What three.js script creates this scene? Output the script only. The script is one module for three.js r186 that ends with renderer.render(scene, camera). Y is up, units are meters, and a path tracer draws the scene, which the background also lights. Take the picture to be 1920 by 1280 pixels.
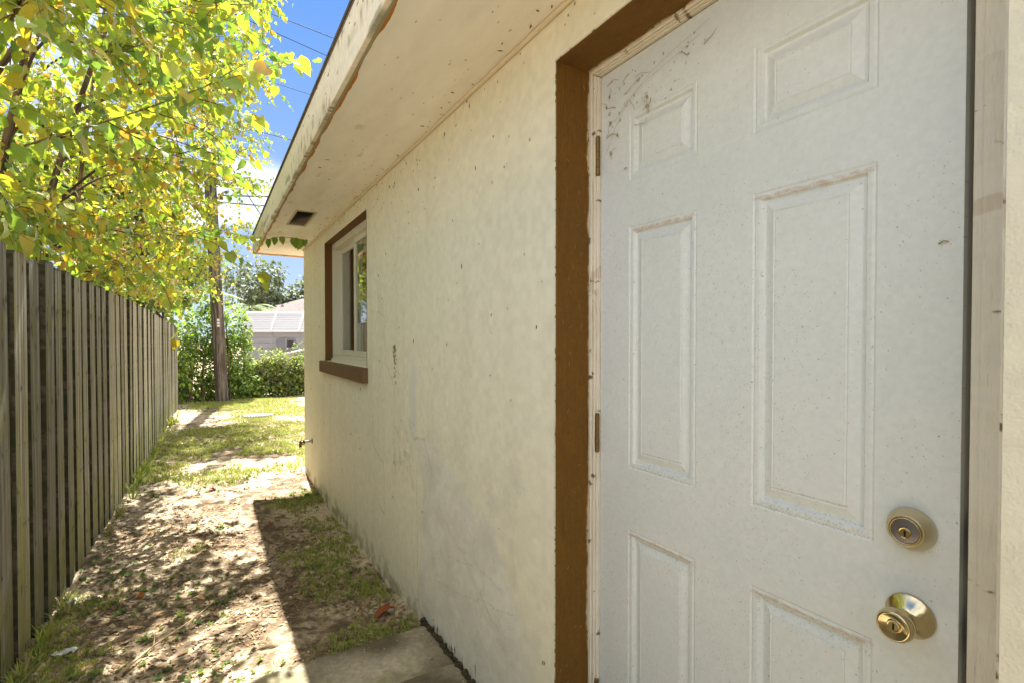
import * as THREE from 'three';
import { mergeGeometries, mergeVertices, toCreasedNormals } from 'three/addons/utils/BufferGeometryUtils.js';
import { RoundedBoxGeometry } from 'three/addons/geometries/RoundedBoxGeometry.js';

// ------------------------------------------------------------------ camera, sky, sun, exposure
const scene = new THREE.Scene();
const camera = new THREE.PerspectiveCamera(68.49, 1024 / 682, 0.05, 600);
camera.position.set(0, 1.22, 0);
camera.rotation.order = 'YXZ';
camera.rotation.set(THREE.MathUtils.degToRad(-0.9), THREE.MathUtils.degToRad(-31.23), 0);
camera.setViewOffset(1920, 1280, 0, -11.8, 1920, 1280);
camera.updateProjectionMatrix();
const EXPO = 11.2;
const renderer = new THREE.WebGLRenderer({ antialias: true });
renderer.setSize(1024, 682);
renderer.toneMapping = THREE.LinearToneMapping;
renderer.toneMappingExposure = EXPO;
renderer.shadowMap.enabled = true;
const SUN = new THREE.Vector3(0.10, 2.3, -1.28).normalize();
const sun = new THREE.DirectionalLight(new THREE.Color(1.0, 0.95, 0.88), 2.0);
sun.position.copy(SUN).multiplyScalar(40).add(new THREE.Vector3(0, 0, -6));
sun.target.position.set(0, 0, -6);
sun.castShadow = true;
sun.shadow.mapSize.set(4096, 4096);
Object.assign(sun.shadow.camera, { left: -25, right: 25, top: 30, bottom: -30, near: 1, far: 120 });
scene.add(sun, sun.target);

// ------------------------------------------------------------------ noise and random numbers
function rng(seed) { let s = seed >>> 0; return () => { s = (s + 0x6D2B79F5) >>> 0; let t = s; t = Math.imul(t ^ (t >>> 15), t | 1); t ^= t + Math.imul(t ^ (t >>> 7), t | 61); return ((t ^ (t >>> 14)) >>> 0) / 4294967296; }; }
function hash2(x, y) { let h = Math.imul(x, 374761393) + Math.imul(y, 668265263) | 0; h = Math.imul(h ^ (h >>> 13), 1274126177); return ((h ^ (h >>> 16)) >>> 0) / 4294967296; }
function noise(x, y) {
  const xi = Math.floor(x), yi = Math.floor(y), fx = x - xi, fy = y - yi;
  const u = fx * fx * (3 - 2 * fx), v = fy * fy * (3 - 2 * fy);
  const a = hash2(xi, yi), b = hash2(xi + 1, yi), c = hash2(xi, yi + 1), d = hash2(xi + 1, yi + 1);
  return a + (b - a) * u + (c - a) * v + (a - b - c + d) * u * v;
}
function fbm(x, y, n = 4) { let s = 0, a = 0.5, t = 0; for (let i = 0; i < n; i++) { s += a * noise(x, y); t += a; x = x * 2.03 + 17.1; y = y * 2.01 + 9.7; a *= 0.5; } return s / t; }
const clamp = (x, a = 0, b = 1) => Math.min(b, Math.max(a, x));
const step = (a, b, x) => { const t = clamp((x - a) / (b - a)); return t * t * (3 - 2 * t); };
const lerp = (a, b, t) => a + (b - a) * t;
const mix3 = (a, b, t) => [lerp(a[0], b[0], t), lerp(a[1], b[1], t), lerp(a[2], b[2], t)];
const V = (x, y, z) => new THREE.Vector3(x, y, z);

// sky: blue air, paler towards the horizon, bright clouds added, mostly out of view, to fill the shade
{
  const w = 1024, h = 512, a = new Float32Array(w * h * 4);
  for (let j = 0; j < h; j++) {
    const el = ((j + 0.5) / h - 0.5) * Math.PI, s = Math.max(0, Math.sin(el));
    for (let i = 0; i < w; i++) {
      const az = ((i + 0.5) / w - 0.5) * 2 * Math.PI;
      const k = Math.pow(1 - s, 2.6);
      let c = mix3([0.105, 0.35, 1.0], [0.74, 0.92, 1.15], k);
      // added fill clouds on a flat layer, noise shifted to keep the view clear
      const t = 1 / (s + 0.10), px = Math.cos(az) * Math.cos(el) * t, py = Math.sin(az) * Math.cos(el) * t;
      const n = fbm(px * 0.85 + 19.465, py * 0.85 + 32.595, 6);
      const cov = step(0.48, 0.66, n) * step(0.0, 0.12, s);
      c = mix3(c, [2.2, 2.2, 2.2], cov * 0.85);
      const o = (j * w + i) * 4;
      for (let q = 0; q < 3; q++) a[o + q] = c[q] / EXPO;
      a[o + 3] = 1;
    }
  }
  const t = new THREE.DataTexture(a, w, h, THREE.RGBAFormat, THREE.FloatType);
  t.mapping = THREE.EquirectangularReflectionMapping; t.magFilter = THREE.LinearFilter; t.minFilter = THREE.LinearFilter; t.needsUpdate = true;
  scene.background = t; scene.environment = t;
}

// ------------------------------------------------------------------ helpers: objects
const used = new Map();
function numbered(n) { const k = used.get(n) ?? 0; used.set(n, k + 1); return k ? `${n}_${String(k).padStart(3, '0')}` : n; }
function mesh(name, geometry, material, parent = scene) {
  const m = new THREE.Mesh(geometry, material); m.castShadow = m.receiveShadow = true;
  m.name = parent === scene ? numbered(name) : name; parent.add(m); return m;
}
function thing(name, label, category, pos = [0, 0, 0], group) {
  const g = new THREE.Group(); g.name = numbered(name); g.position.set(...pos); g.userData = { label, category };
  if (group) g.userData.group = group; scene.add(g); return g;
}
function part(name, pos, parent) { const g = new THREE.Group(); g.name = name; g.position.set(...pos); parent.add(g); return g; }
function tag(o, label, category, group, kind) { o.userData.label = label; o.userData.category = category; if (group) o.userData.group = group; if (kind) o.userData.kind = kind; return o; }
const structure = o => { o.userData.kind = 'structure'; return o; };

// ------------------------------------------------------------------ helpers: textures (colours given as sRGB 0..255)
class Tex {
  constructor(w, h, fn) {
    this.w = w; this.h = h; this.a = new Float32Array(w * h * 3);
    for (let j = 0; j < h; j++) for (let i = 0; i < w; i++) { const c = fn(i / w, j / h, i, j), o = (j * w + i) * 3; this.a[o] = c[0]; this.a[o + 1] = c[1]; this.a[o + 2] = c[2]; }
  }
  blend(i, j, c, al) { if (i < 0 || j < 0 || i >= this.w || j >= this.h) return; const o = (j * this.w + i) * 3; for (let q = 0; q < 3; q++) this.a[o + q] = lerp(this.a[o + q], c[q], al); }
  dab(u, v, ru, rv, c, al, rough = 0.5, sc = 6) {        // ragged blot, centre and radii in texture units
    const x = u * this.w, y = v * this.h, rx = ru * this.w, ry = rv * this.h;
    for (let j = Math.floor(y - ry * 1.6); j <= y + ry * 1.6; j++) for (let i = Math.floor(x - rx * 1.6); i <= x + rx * 1.6; i++) {
      const dx = (i - x) / rx, dy = (j - y) / ry, r = Math.hypot(dx, dy) + rough * (fbm(dx * sc * 0.5 + u * 91, dy * sc * 0.5 + v * 57, 3) - 0.5) * 2;
      const t = 1 - step(0.75, 1.0, r); if (t > 0) this.blend(i, j, c, al * t);
    }
  }
  line(pts, width, c, al, wob = 1.5, seed = 1) {          // a wandering hairline
    const r = rng(seed);
    for (let k = 0; k + 1 < pts.length; k++) {
      const [u0, v0] = pts[k], [u1, v1] = pts[k + 1], n = Math.ceil(Math.hypot((u1 - u0) * this.w, (v1 - v0) * this.h));
      for (let q = 0; q <= n; q++) {
        const t = q / n, x = lerp(u0, u1, t) * this.w + (fbm(q * 0.05 + seed, k * 3.3, 3) - 0.5) * wob * 12, y = lerp(v0, v1, t) * this.h + (fbm(q * 0.05, k * 7 + seed, 2) - 0.5) * wob * 4;
        const wd = width * (0.5 + r());
        for (let j = -Math.ceil(wd); j <= wd; j++) for (let i = -Math.ceil(wd); i <= wd; i++) if (Math.hypot(i, j) <= wd) this.blend(Math.round(x + i), Math.round(y + j), c, al * (0.4 + 0.6 * r()));
      }
    }
  }
  tex(rx = 1, ry = 1, ox = 0, oy = 0) {
    const d = new Uint8Array(this.w * this.h * 4);
    for (let i = 0; i < this.w * this.h; i++) { for (let q = 0; q < 3; q++) d[i * 4 + q] = clamp(this.a[i * 3 + q], 0, 255); d[i * 4 + 3] = 255; }
    const t = new THREE.DataTexture(d, this.w, this.h, THREE.RGBAFormat); t.colorSpace = THREE.SRGBColorSpace;
    t.wrapS = t.wrapT = THREE.RepeatWrapping; t.magFilter = THREE.LinearFilter; t.minFilter = THREE.LinearMipmapLinearFilter; t.generateMipmaps = true; t.repeat.set(rx, ry); t.offset.set(ox, oy); t.needsUpdate = true; return t;
  }
}
function bumpTex(w, h, fn, rx = 1, ry = 1) {
  const t = new Tex(w, h, (u, v, i, j) => { const g = clamp(fn(u, v, i, j)) * 255; return [g, g, g]; }).tex(rx, ry); t.colorSpace = THREE.NoColorSpace; return t;
}
const fine = bumpTex(512, 512, (u, v) => 0.6 * fbm(u * 60, v * 60, 3) + 0.4 * fbm(u * 14 + 4, v * 14, 3), 1.6, 1.6);   // for uv in metres
const grit = bumpTex(1024, 1024, (u, v) => 0.75 * fbm(u * 230, v * 230, 2) + 0.25 * fbm(u * 50, v * 50, 3), 1.6, 1.6);
const std = (o) => new THREE.MeshStandardMaterial({ roughness: 0.8, metalness: 0, ...o });
const lin = (r, g, b) => new THREE.Color().setRGB(r, g, b);
const hex = (c) => new THREE.Color(c);

// ------------------------------------------------------------------ helpers: geometry
function boxUV(g, k = 1, du = 0, dv = 0) {                 // uv in metres from position, by the way a face points
  const p = g.attributes.position, n = g.attributes.normal, uv = new Float32Array(p.count * 2);
  for (let i = 0; i < p.count; i++) {
    const ax = Math.abs(n.getX(i)), ay = Math.abs(n.getY(i)), az = Math.abs(n.getZ(i));
    let u, v; if (ax >= ay && ax >= az) { u = -p.getZ(i); v = p.getY(i); } else if (ay >= az) { u = p.getX(i); v = -p.getZ(i); } else { u = p.getX(i); v = p.getY(i); }
    uv[i * 2] = u * k + du; uv[i * 2 + 1] = v * k + dv;
  }
  g.setAttribute('uv', new THREE.BufferAttribute(uv, 2)); return g;
}
function box(x0, x1, y0, y1, z0, z1, r = 0) {
  const w = Math.abs(x1 - x0), h = Math.abs(y1 - y0), d = Math.abs(z1 - z0);
  const g = r ? new RoundedBoxGeometry(w, h, d, 2, Math.min(r, w / 2.01, h / 2.01, d / 2.01)) : new THREE.BoxGeometry(w, h, d);
  g.translate((x0 + x1) / 2, (y0 + y1) / 2, (z0 + z1) / 2);
  return boxUV(g.index ? g.toNonIndexed() : g);
}
function limb(pts, r0, r1, sides = 6, per = 4, wob = 0, seed = 1) {   // tapered tube along a smooth curve; uv in metres
  const c = new THREE.CatmullRomCurve3(pts), n = Math.max(2, (pts.length - 1) * per), P = [], N = [], UVs = [], I = [];
  const fr = c.computeFrenetFrames(n, false), L = c.getLength();
  for (let i = 0; i <= n; i++) {
    const t = i / n, q = c.getPointAt(t), r = lerp(r0, r1, t) * (1 + wob * (hash2(i, seed) - 0.5));
    for (let k = 0; k <= sides; k++) {
      const a = k / sides * 2 * Math.PI, d = fr.normals[i].clone().multiplyScalar(Math.cos(a)).addScaledVector(fr.binormals[i], Math.sin(a));
      P.push(q.x + d.x * r, q.y + d.y * r, q.z + d.z * r); N.push(d.x, d.y, d.z); UVs.push(k / sides * 2 * Math.PI * r0, t * L);
    }
  }
  for (let i = 0; i < n; i++) for (let k = 0; k < sides; k++) { const a = i * (sides + 1) + k, b = a + sides + 1; I.push(a, a + 1, b, b, a + 1, b + 1); }
  const g = new THREE.BufferGeometry();
  g.setAttribute('position', new THREE.Float32BufferAttribute(P, 3)); g.setAttribute('normal', new THREE.Float32BufferAttribute(N, 3)); g.setAttribute('uv', new THREE.Float32BufferAttribute(UVs, 2)); g.setIndex(I);
  return g;
}
function wall(u0, u1, v0, v1, holes, x, depth) {           // upright slab in the z-y plane, u = -z; outer face at x
  const s = new THREE.Shape([new THREE.Vector2(u0, v0), new THREE.Vector2(u1, v0), new THREE.Vector2(u1, v1), new THREE.Vector2(u0, v1)]);
  for (const [a, b, c, d] of holes) s.holes.push(new THREE.Path([new THREE.Vector2(a, c), new THREE.Vector2(a, d), new THREE.Vector2(b, d), new THREE.Vector2(b, c)]));
  const g = new THREE.ExtrudeGeometry(s, { depth, bevelEnabled: false }); g.rotateY(Math.PI / 2); g.translate(x, 0, 0); return g;
}
function lathe(profile, seg = 40) { return new THREE.LatheGeometry(profile.map(([r, y]) => new THREE.Vector2(r, y)), seg); }

// ------------------------------------------------------------------ ground
function gh(x, z) {
  let y = -0.05 + 0.030 * (fbm(x * 0.9 + 3, z * 0.9, 3) - 0.5) * 2;
  y += 0.05 * step(-2.9, -1.9, z) * step(-0.7, 0.3, x);
  const near = 1 - step(8, 16, Math.hypot(x, z));
  y += near * (0.034 * (fbm(x * 7, z * 7, 3) - 0.5) + 0.022 * (fbm(x * 24 + 5, z * 24, 2) - 0.5));
  return y;
}
const patch = (x, z) => fbm(x * 1.7 + 11, z * 1.7 + 3, 4);            // where plants grow
{
  const axis = (knots) => { const o = []; for (const [a, b, n] of knots) for (let i = 0; i < n; i++) o.push(lerp(a, b, i / n)); o.push(knots[knots.length - 1][1]); return o; };
  const xs = axis([[-300, -12, 14], [-12, -1, 22], [-1, 0.9, 90], [0.9, 5, 30], [5, 40, 16], [40, 300, 10]]);
  const zs = axis([[-400, -40, 14], [-40, -13, 24], [-13, -6, 90], [-6, -1.4, 190], [-1.4, 4, 30], [4, 150, 14]]);
  const P = [], UVs = [], I = [];
  for (const z of zs) for (const x of xs) { P.push(x, gh(x, z), z); UVs.push(x, -z); }
  for (let j = 0; j + 1 < zs.length; j++) for (let i = 0; i + 1 < xs.length; i++) { const a = j * xs.length + i, b = a + xs.length; I.push(a, b, a + 1, a + 1, b, b + 1); }
  const g = new THREE.BufferGeometry(); g.setAttribute('position', new THREE.Float32BufferAttribute(P, 3)); g.setAttribute('uv', new THREE.Float32BufferAttribute(UVs, 2)); g.setIndex(I); g.computeVertexNormals();
  const r = rng(5), S = 1536, M = 4;                       // one texture tile is 4 m
  const t = new Tex(S, S, (u, v) => {
    const x = u * M, y = v * M, wrapn = (f, n) => { const e = 0.12, a = fbm(x * f, y * f, n), b = fbm((x - M) * f, y * f, n), c = fbm(x * f, (y - M) * f, n), k = step(1 - e, 1, u), l = step(1 - e, 1, v); return lerp(lerp(a, b, k), c, l * (1 - k)); };
    const a = wrapn(3, 4), b = wrapn(22, 3), c = wrapn(90, 2);
    let col = mix3([180, 163, 138], [142, 124, 100], step(0.35, 0.7, a));
    col = mix3(col, [88, 73, 53], 0.85 * step(0.46, 0.64, 0.55 * b + 0.45 * a));
    const g_ = 0.80 + 0.4 * c; return [col[0] * g_, col[1] * g_, col[2] * g_];
  });
  for (let k = 0; k < 9000; k++) { const c = [[214, 196, 170], [88, 64, 42], [122, 92, 60], [70, 52, 36], [160, 120, 80]][Math.floor(r() * 5)], l = 0.0005 + 0.0011 * r(); t.dab(r(), r(), l, l * (0.4 + r()), c, 0.75, 0.4); }
  const bump = bumpTex(1024, 1024, (u, v) => 0.5 * fbm(u * 50, v * 50, 3) + 0.5 * fbm(u * 190, v * 190, 2), 0.5, 0.5);
  structure(mesh('ground', g, std({ map: t.tex(1 / M, 1 / M), bumpMap: bump, bumpScale: 0.012, roughness: 1 })));
}

// ------------------------------------------------------------------ house
const house = thing('house', 'cream stucco house with white panelled door, brown window reveal and white eave', 'house', [0, 0, 0]);
const WX = 0.785, U0 = 1.075, WH = 2.085;                  // wall plane, far door jamb, soffit height
{
  // wall paint: cream over stucco, grey repair plaster low down, hairline cracks, drips, dirt spots
  const L = 4.05, Hh = 2.25, u = z => (-z - U0) / L, v = y => (y + 0.15) / Hh, r = rng(77);
  const t = new Tex(2048, 1024, (a, b) => {
    const x = a * L, y = b * Hh - 0.15;
    const m = fbm(x * 1.6, y * 1.6 + 4, 4), s = fbm(x * 9, y * 0.9 + 2, 4), f = fbm(x * 40, y * 40, 2);
    let c = mix3([236, 232, 211], [232, 228, 206], step(0.3, 0.7, m));
    c = mix3(c, [216, 210, 186], 0.22 * step(0.52, 0.78, s));
    // skim-coat repair: pale grey smear, ragged outline
    const zz = x + U0, e = fbm(x * 5 + 9, y * 5, 4) - 0.5;
    const top = 0.42 + 0.42 * step(0.9, 2.05, zz) ;
    const inP = step(0.0, 0.10, top + 0.30 * e - y) * (1 - step(2.02, 2.10, zz + 0.12 * e)) * step(1.10, 1.32, zz + 0.1 * e);
    const sm = fbm(x * 6 + y * 7, y * 2.2 - x * 3, 4);
    c = mix3(c, mix3([232, 230, 220], [219, 217, 206], step(0.35, 0.7, sm)), 0.75 * inP);
    // splashed soil and algae at the foot, ragged
    const d = fbm(x * 6, y * 10 + 30, 4), foot = step(0.10, -0.06, y + 0.16 * (d - 0.5));
    c = mix3(c, [146, 138, 98], 0.62 * foot * step(0.35, 0.6, fbm(x * 20, y * 20, 3)));
    const g = 0.965 + 0.07 * f; return [c[0] * g, c[1] * g, c[2] * g];
  });
  // bluish white touched-up strip below the dirty spot
  for (let k = 0; k < 26; k++) t.dab(u(-2.13 - 0.06 * r()), v(0.82 + 0.30 * r()), 0.006 + 0.006 * r(), 0.02 + 0.03 * r(), [222, 222, 212], 0.25, 0.5);
  for (let k = 0; k < 60; k++) { const z = -1.25 - 0.85 * r(), y = 0.1 + 0.75 * r(); t.dab(u(z), v(y), 0.004 + 0.02 * r(), 0.008 + 0.02 * r(), r() < 0.5 ? [210, 207, 192] : [198, 196, 182], 0.16, 0.9, 9); }
  const gray = [128, 122, 102];
  t.line([[u(-2.72), v(1.62)], [u(-2.66), v(1.36)], [u(-2.58), v(1.34)], [u(-2.56), v(1.10)], [u(-2.42), v(1.0)], [u(-2.40), v(0.85)]], 0.8, gray, 0.55, 1.2, 3);
  t.line([[u(-2.80), v(0.80)], [u(-2.78), v(0.62)], [u(-2.60), v(0.57)], [u(-2.58), v(0.30)], [u(-2.70), v(0.33)]], 0.9, gray, 0.6, 1.2, 9);
  t.line([[u(-2.16), v(0.78)], [u(-2.02), v(0.80)], [u(-1.92), v(0.66)]], 3.0, [186, 184, 170], 0.12, 2, 4);
  t.line([[u(-2.11), v(0.60)], [u(-2.09), v(0.02)]], 1.0, [150, 144, 122], 0.45, 0.6, 5);
  for (let k = 0; k < 9; k++) t.line([[u(-1.3 - 0.7 * r()), v(0.1 + 0.5 * r())], [u(-1.25 - 0.7 * r()), v(0.1 + 0.5 * r())]], 1.2, [184, 182, 168], 0.2, 3, 20 + k);
  // mildewed spots by the crack
  for (let k = 0; k < 40; k++) t.dab(u(-2.41 + 0.04 * (r() - 0.5)), v(1.19 - 0.20 * r() * r()), 0.0012 + 0.002 * r(), 0.002 + 0.003 * r(), [104, 98, 66], 0.5, 0.8);
  for (let k = 0; k < 60; k++) t.dab(u(-2.15 - 0.3 * r()), v(0.55 + 0.3 * r()), 0.002 + 0.004 * r(), 0.003 + 0.008 * r(), [176, 168, 142], 0.16, 0.9);
  // fly specks everywhere, more under the eave and round the window
  for (let k = 0; k < 200; k++) { const z = -1.1 - 4 * r(), y = k % 3 ? 2.08 - 0.9 * r() * r() : 2.1 * r(), q = 0.0005 + 0.0008 * r(); t.dab(u(z), v(y), q, q * 2.2, [92, 84, 60], 0.35 + 0.4 * r(), 0.6); }
  // flaked chips in the plaster foot by the slab
  for (let k = 0; k < 12; k++) t.dab(u(-1.15 - 0.85 * r()), v(0.03 + 0.08 * r() * r()), 0.0008 + 0.0016 * r(), 0.004 + 0.009 * r(), [84, 80, 56], 0.7, 1.1, 9);
  const wm = std({ map: t.tex(1 / L, 1 / Hh, -U0 / L, 0.15 / Hh), bumpMap: grit, bumpScale: 0.0010, roughness: 0.72 });
  mesh('wall', wall(-3, 5.13, -0.35, 2.30, [[2.91, 4.12, 1.06, 1.97], [0.20, U0, -0.02, 1.953]], WX, 0.20), wm, house);
  const plain = std({ color: hex('#c9c2ae'), roughness: 0.9 });
  mesh('wall', box(0.99, 7.2, -0.35, 2.30, -5.13, -4.93), wm, house);      // far end
  mesh('wall', box(7.0, 7.2, -0.35, 2.30, -4.92, 2.78), wm, house);
  mesh('wall', box(0.99, 7.2, -0.35, 2.30, 2.80, 3.0), wm, house);
  mesh('floor', box(0.99, 6.99, -0.30, -0.02, -4.92, 2.79), std({ color: hex('#8a7f70') }), house);
  mesh('ceiling', box(0.99, 6.99, 2.25, 2.28, -4.92, 2.79), plain, house);
}
// eave: soffit, fascia, caulk and bare wood at the joint, shingle roof, vent
{
  const r = rng(41);
  const st = new Tex(1024, 256, (a, b) => { const f = fbm(a * 50, b * 12, 3), s = fbm(a * 7, b * 3, 3); const k = 0.975 + 0.05 * f; const c = mix3([244, 240, 228], [237, 231, 217], step(0.3, 0.75, s)); return [c[0] * k, c[1] * k, c[2] * k]; });
  for (let k = 0; k < 240; k++) { const q = 0.0006 + 0.0008 * r(); st.dab(r(), 1 - r() * r() * 0.9, q, q * 5, [96, 82, 60], 0.5, 0.6); }
  for (let k = 0; k < 14; k++) st.dab(r(), r(), 0.004 + 0.006 * r(), 0.02 + 0.03 * r(), [188, 172, 146], 0.35, 0.9);
  const s = new THREE.Shape([new THREE.Vector2(0.405, -3), new THREE.Vector2(0.99, -3), new THREE.Vector2(0.99, 5.56), new THREE.Vector2(0.405, 5.56)]);
  s.holes.push(new THREE.Path([new THREE.Vector2(0.513, 3.585), new THREE.Vector2(0.513, 4.04), new THREE.Vector2(0.625, 4.04), new THREE.Vector2(0.625, 3.585)]));
  s.holes.push(new THREE.Path([new THREE.Vector2(WX + 0.002, -2.9), new THREE.Vector2(WX + 0.002, 5.129), new THREE.Vector2(0.98, 5.129), new THREE.Vector2(0.98, -2.9)]));
  const g = new THREE.ExtrudeGeometry(s, { depth: 0.014, bevelEnabled: false }); g.rotateX(-Math.PI / 2); g.translate(0, WH - 0.010, 0);
  { const uv = g.attributes.uv, p = g.attributes.position; for (let i = 0; i < uv.count; i++) uv.setXY(i, -p.getZ(i), (p.getX(i) - 0.40) / 0.40); }
  mesh('soffit', g, std({ map: st.tex(1 / 5, 1), bumpMap: fine, bumpScale: 0.0015, roughness: 0.75 }), house);
  // quarter bead where soffit meets wall
  mesh('soffit_bead', box(WX - 0.012, WX - 0.001, WH - 0.024, WH - 0.0105, -5.13, 3, 0.004), std({ color: hex('#dccfb4') }), house);
  // fascia board: white paint, worn to wood streaks
  const ft = new Tex(2048, 128, (a, b) => {
    const x = a * 8.5, grain = fbm(x * 34, b * 2.2 + 3, 4), f = fbm(x * 90, b * 10, 2), blot = fbm(x * 1.3, b * 1.2 + 8, 4);
    let c = mix3([234, 226, 208], [216, 206, 184], step(0.35, 0.7, blot));
    c = mix3(c, [128, 112, 84], 0.65 * step(0.56, 0.74, grain) * step(0.36, 0.56, blot));
    c = mix3(c, [96, 98, 72], 0.5 * step(0.60, 0.72, fbm(x * 4, b * 3 + 20, 4)) * step(0.7, 0.2, b));
    return c.map(q => q * (0.95 + 0.1 * f));
  });
  for (let k = 0; k < 70; k++) ft.dab(r(), r(), 0.0004 + 0.0012 * r(), 0.015 + 0.03 * r(), [70, 58, 42], 0.7, 0.8);
  const fg = box(0.383, 0.404, WH - 0.022, 2.235, -5.575, 3, 0.003);
  { const uv = fg.attributes.uv, p = fg.attributes.position; for (let i = 0; i < uv.count; i++) uv.setXY(i, (3 - p.getZ(i)) / 8.6, (p.getY(i) - 2.06) / 0.18); }
  mesh('fascia', fg, std({ map: ft.tex(), roughness: 0.7, bumpMap: fine, bumpScale: 0.002 }), house);
  mesh('rake_board', box(0.4045, 7.3, WH - 0.022, 2.235, -5.575, -5.5605, 0.003), std({ color: hex('#d8ccb4') }), house);
  // ragged orange-brown bare edge along the joint, and across the far end
  const ragged = (n, fn) => { const P = [], I = []; for (let i = 0; i <= n; i++) for (const q of fn(i / n)) P.push(...q); for (let i = 0; i < n; i++) { const a = i * 4; for (let k = 0; k < 4; k++) { const b = a + k, c = a + (k + 1) % 4; I.push(b, c, b + 4, c, c + 4, b + 4); } } const e = n * 4; I.push(0, 2, 1, 0, 3, 2, e, e + 1, e + 2, e, e + 2, e + 3); const q = new THREE.BufferGeometry(); q.setAttribute('position', new THREE.Float32BufferAttribute(P, 3)); q.setIndex(I); const m = toCreasedNormals(q, 0.6); return boxUV(m); };
  const orange = std({ color: hex('#b0742c'), roughness: 0.95, bumpMap: fine, bumpScale: 0.006 });
  mesh('bare_edge', ragged(900, t => { const z = lerp(3, -5.55, t), w = 0.005 + 0.017 * Math.pow(fbm(z * 9 + 50, 3, 4), 1.6) + 0.008 * step(0.5, 0.8, fbm(z * 2.3, 9, 2)), y = WH - 0.0102, h = 0.005; return [[0.4045, y, z], [0.4045 + w, y, z], [0.4045 + w, y - h * 0.6, z], [0.4045, y - h, z]]; }), orange, house);
  mesh('bare_edge', ragged(160, t => { const x = lerp(0.43, 1.0, t), w = 0.012 + 0.03 * fbm(x * 18, 3, 3), y = WH - 0.0102; return [[x, y, -5.56], [x, y, -5.56 + w], [x, y - 0.003, -5.56 + w], [x, y - 0.005, -5.56]]; }), std({ color: hex('#c98a4a'), roughness: 0.95 }), house);
  mesh('drip_strip', box(0.3985, 0.4045, WH - 0.026, WH - 0.0225, -5.57, 3), std({ color: hex('#8f8a6c'), roughness: 0.6 }), house);
  // roof: shingle courses rising from the eave
  const rt = new Tex(512, 512, (a, b) => { const f = fbm(a * 120, b * 120, 2), m = fbm(a * 9, b * 9, 3); const k = 58 + 44 * f + 22 * m; return [k, k * 0.96, k * 0.92]; });
  const rm = std({ map: rt.tex(0.5, 0.5), roughness: 0.95 });
  const slope = Math.atan2(4, 12), run = 4.2, c = Math.cos(slope), sn = Math.sin(slope);
  for (let k = 0; k < 30; k++) {
    const a = k * 0.142, b = a + 0.18; if (a * c > run) break;
    const gg = new THREE.BoxGeometry(b - a, 0.008, 8.62); gg.rotateZ(slope + 0.02); gg.translate(0.380 + (a + b) / 2 * c, 2.252 + (a + b) / 2 * sn + 0.006, -1.295);
    mesh('shingle_course', boxUV(gg.toNonIndexed()), rm, house);
  }
  const deck = new THREE.BoxGeometry(4.4, 0.014, 8.58); deck.rotateZ(slope); deck.translate(0.385 + 2.2 * c, 2.240 + 2.2 * sn, -1.285); mesh('roof_deck', boxUV(deck.toNonIndexed()), std({ color: hex('#6c5940') }), house);
  const back = new THREE.BoxGeometry(4.4, 0.03, 8.62); back.rotateZ(-slope); back.translate(7.9 - 0.385 + 0.6 - 2.2 * c - 0.33, 2.240 + 2.2 * sn, -1.295); mesh('roof_slope', boxUV(back.toNonIndexed()), rm, house);
  const gable = new THREE.Shape([new THREE.Vector2(0.42, 2.236), new THREE.Vector2(7.6, 2.236), new THREE.Vector2(4.3, 3.50)]);
  for (const z of [-5.55, 2.98]) { const q = new THREE.ExtrudeGeometry(gable, { depth: 0.02, bevelEnabled: false }); q.translate(0, 0, z); mesh('gable', q, std({ color: hex('#d8cfba') }), house); }
  // vent
  const vent = part('soffit_vent', [0.569, WH - 0.0105, -3.8125], house);
  const fr = std({ color: hex('#c9bd9c'), roughness: 0.7 }), dk = std({ color: hex('#1d1813'), roughness: 0.8 });
  for (const [a, b, cc, d] of [[-0.068, -0.055, -0.245, 0.245], [0.055, 0.068, -0.245, 0.245], [-0.0548, 0.0548, -0.245, -0.2265], [-0.0548, 0.0548, 0.2265, 0.245]]) mesh('frame', box(a, b, -0.004, -0.0005, cc, d, 0.001), fr, vent);
  for (let k = 0; k < 9; k++) { const q = new THREE.BoxGeometry(0.0085, 0.0012, 0.452); q.rotateZ(0.6); q.translate(-0.048 + k * 0.012, 0.004, 0); mesh('slat', boxUV(q.toNonIndexed()), dk, vent); }
}
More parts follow.
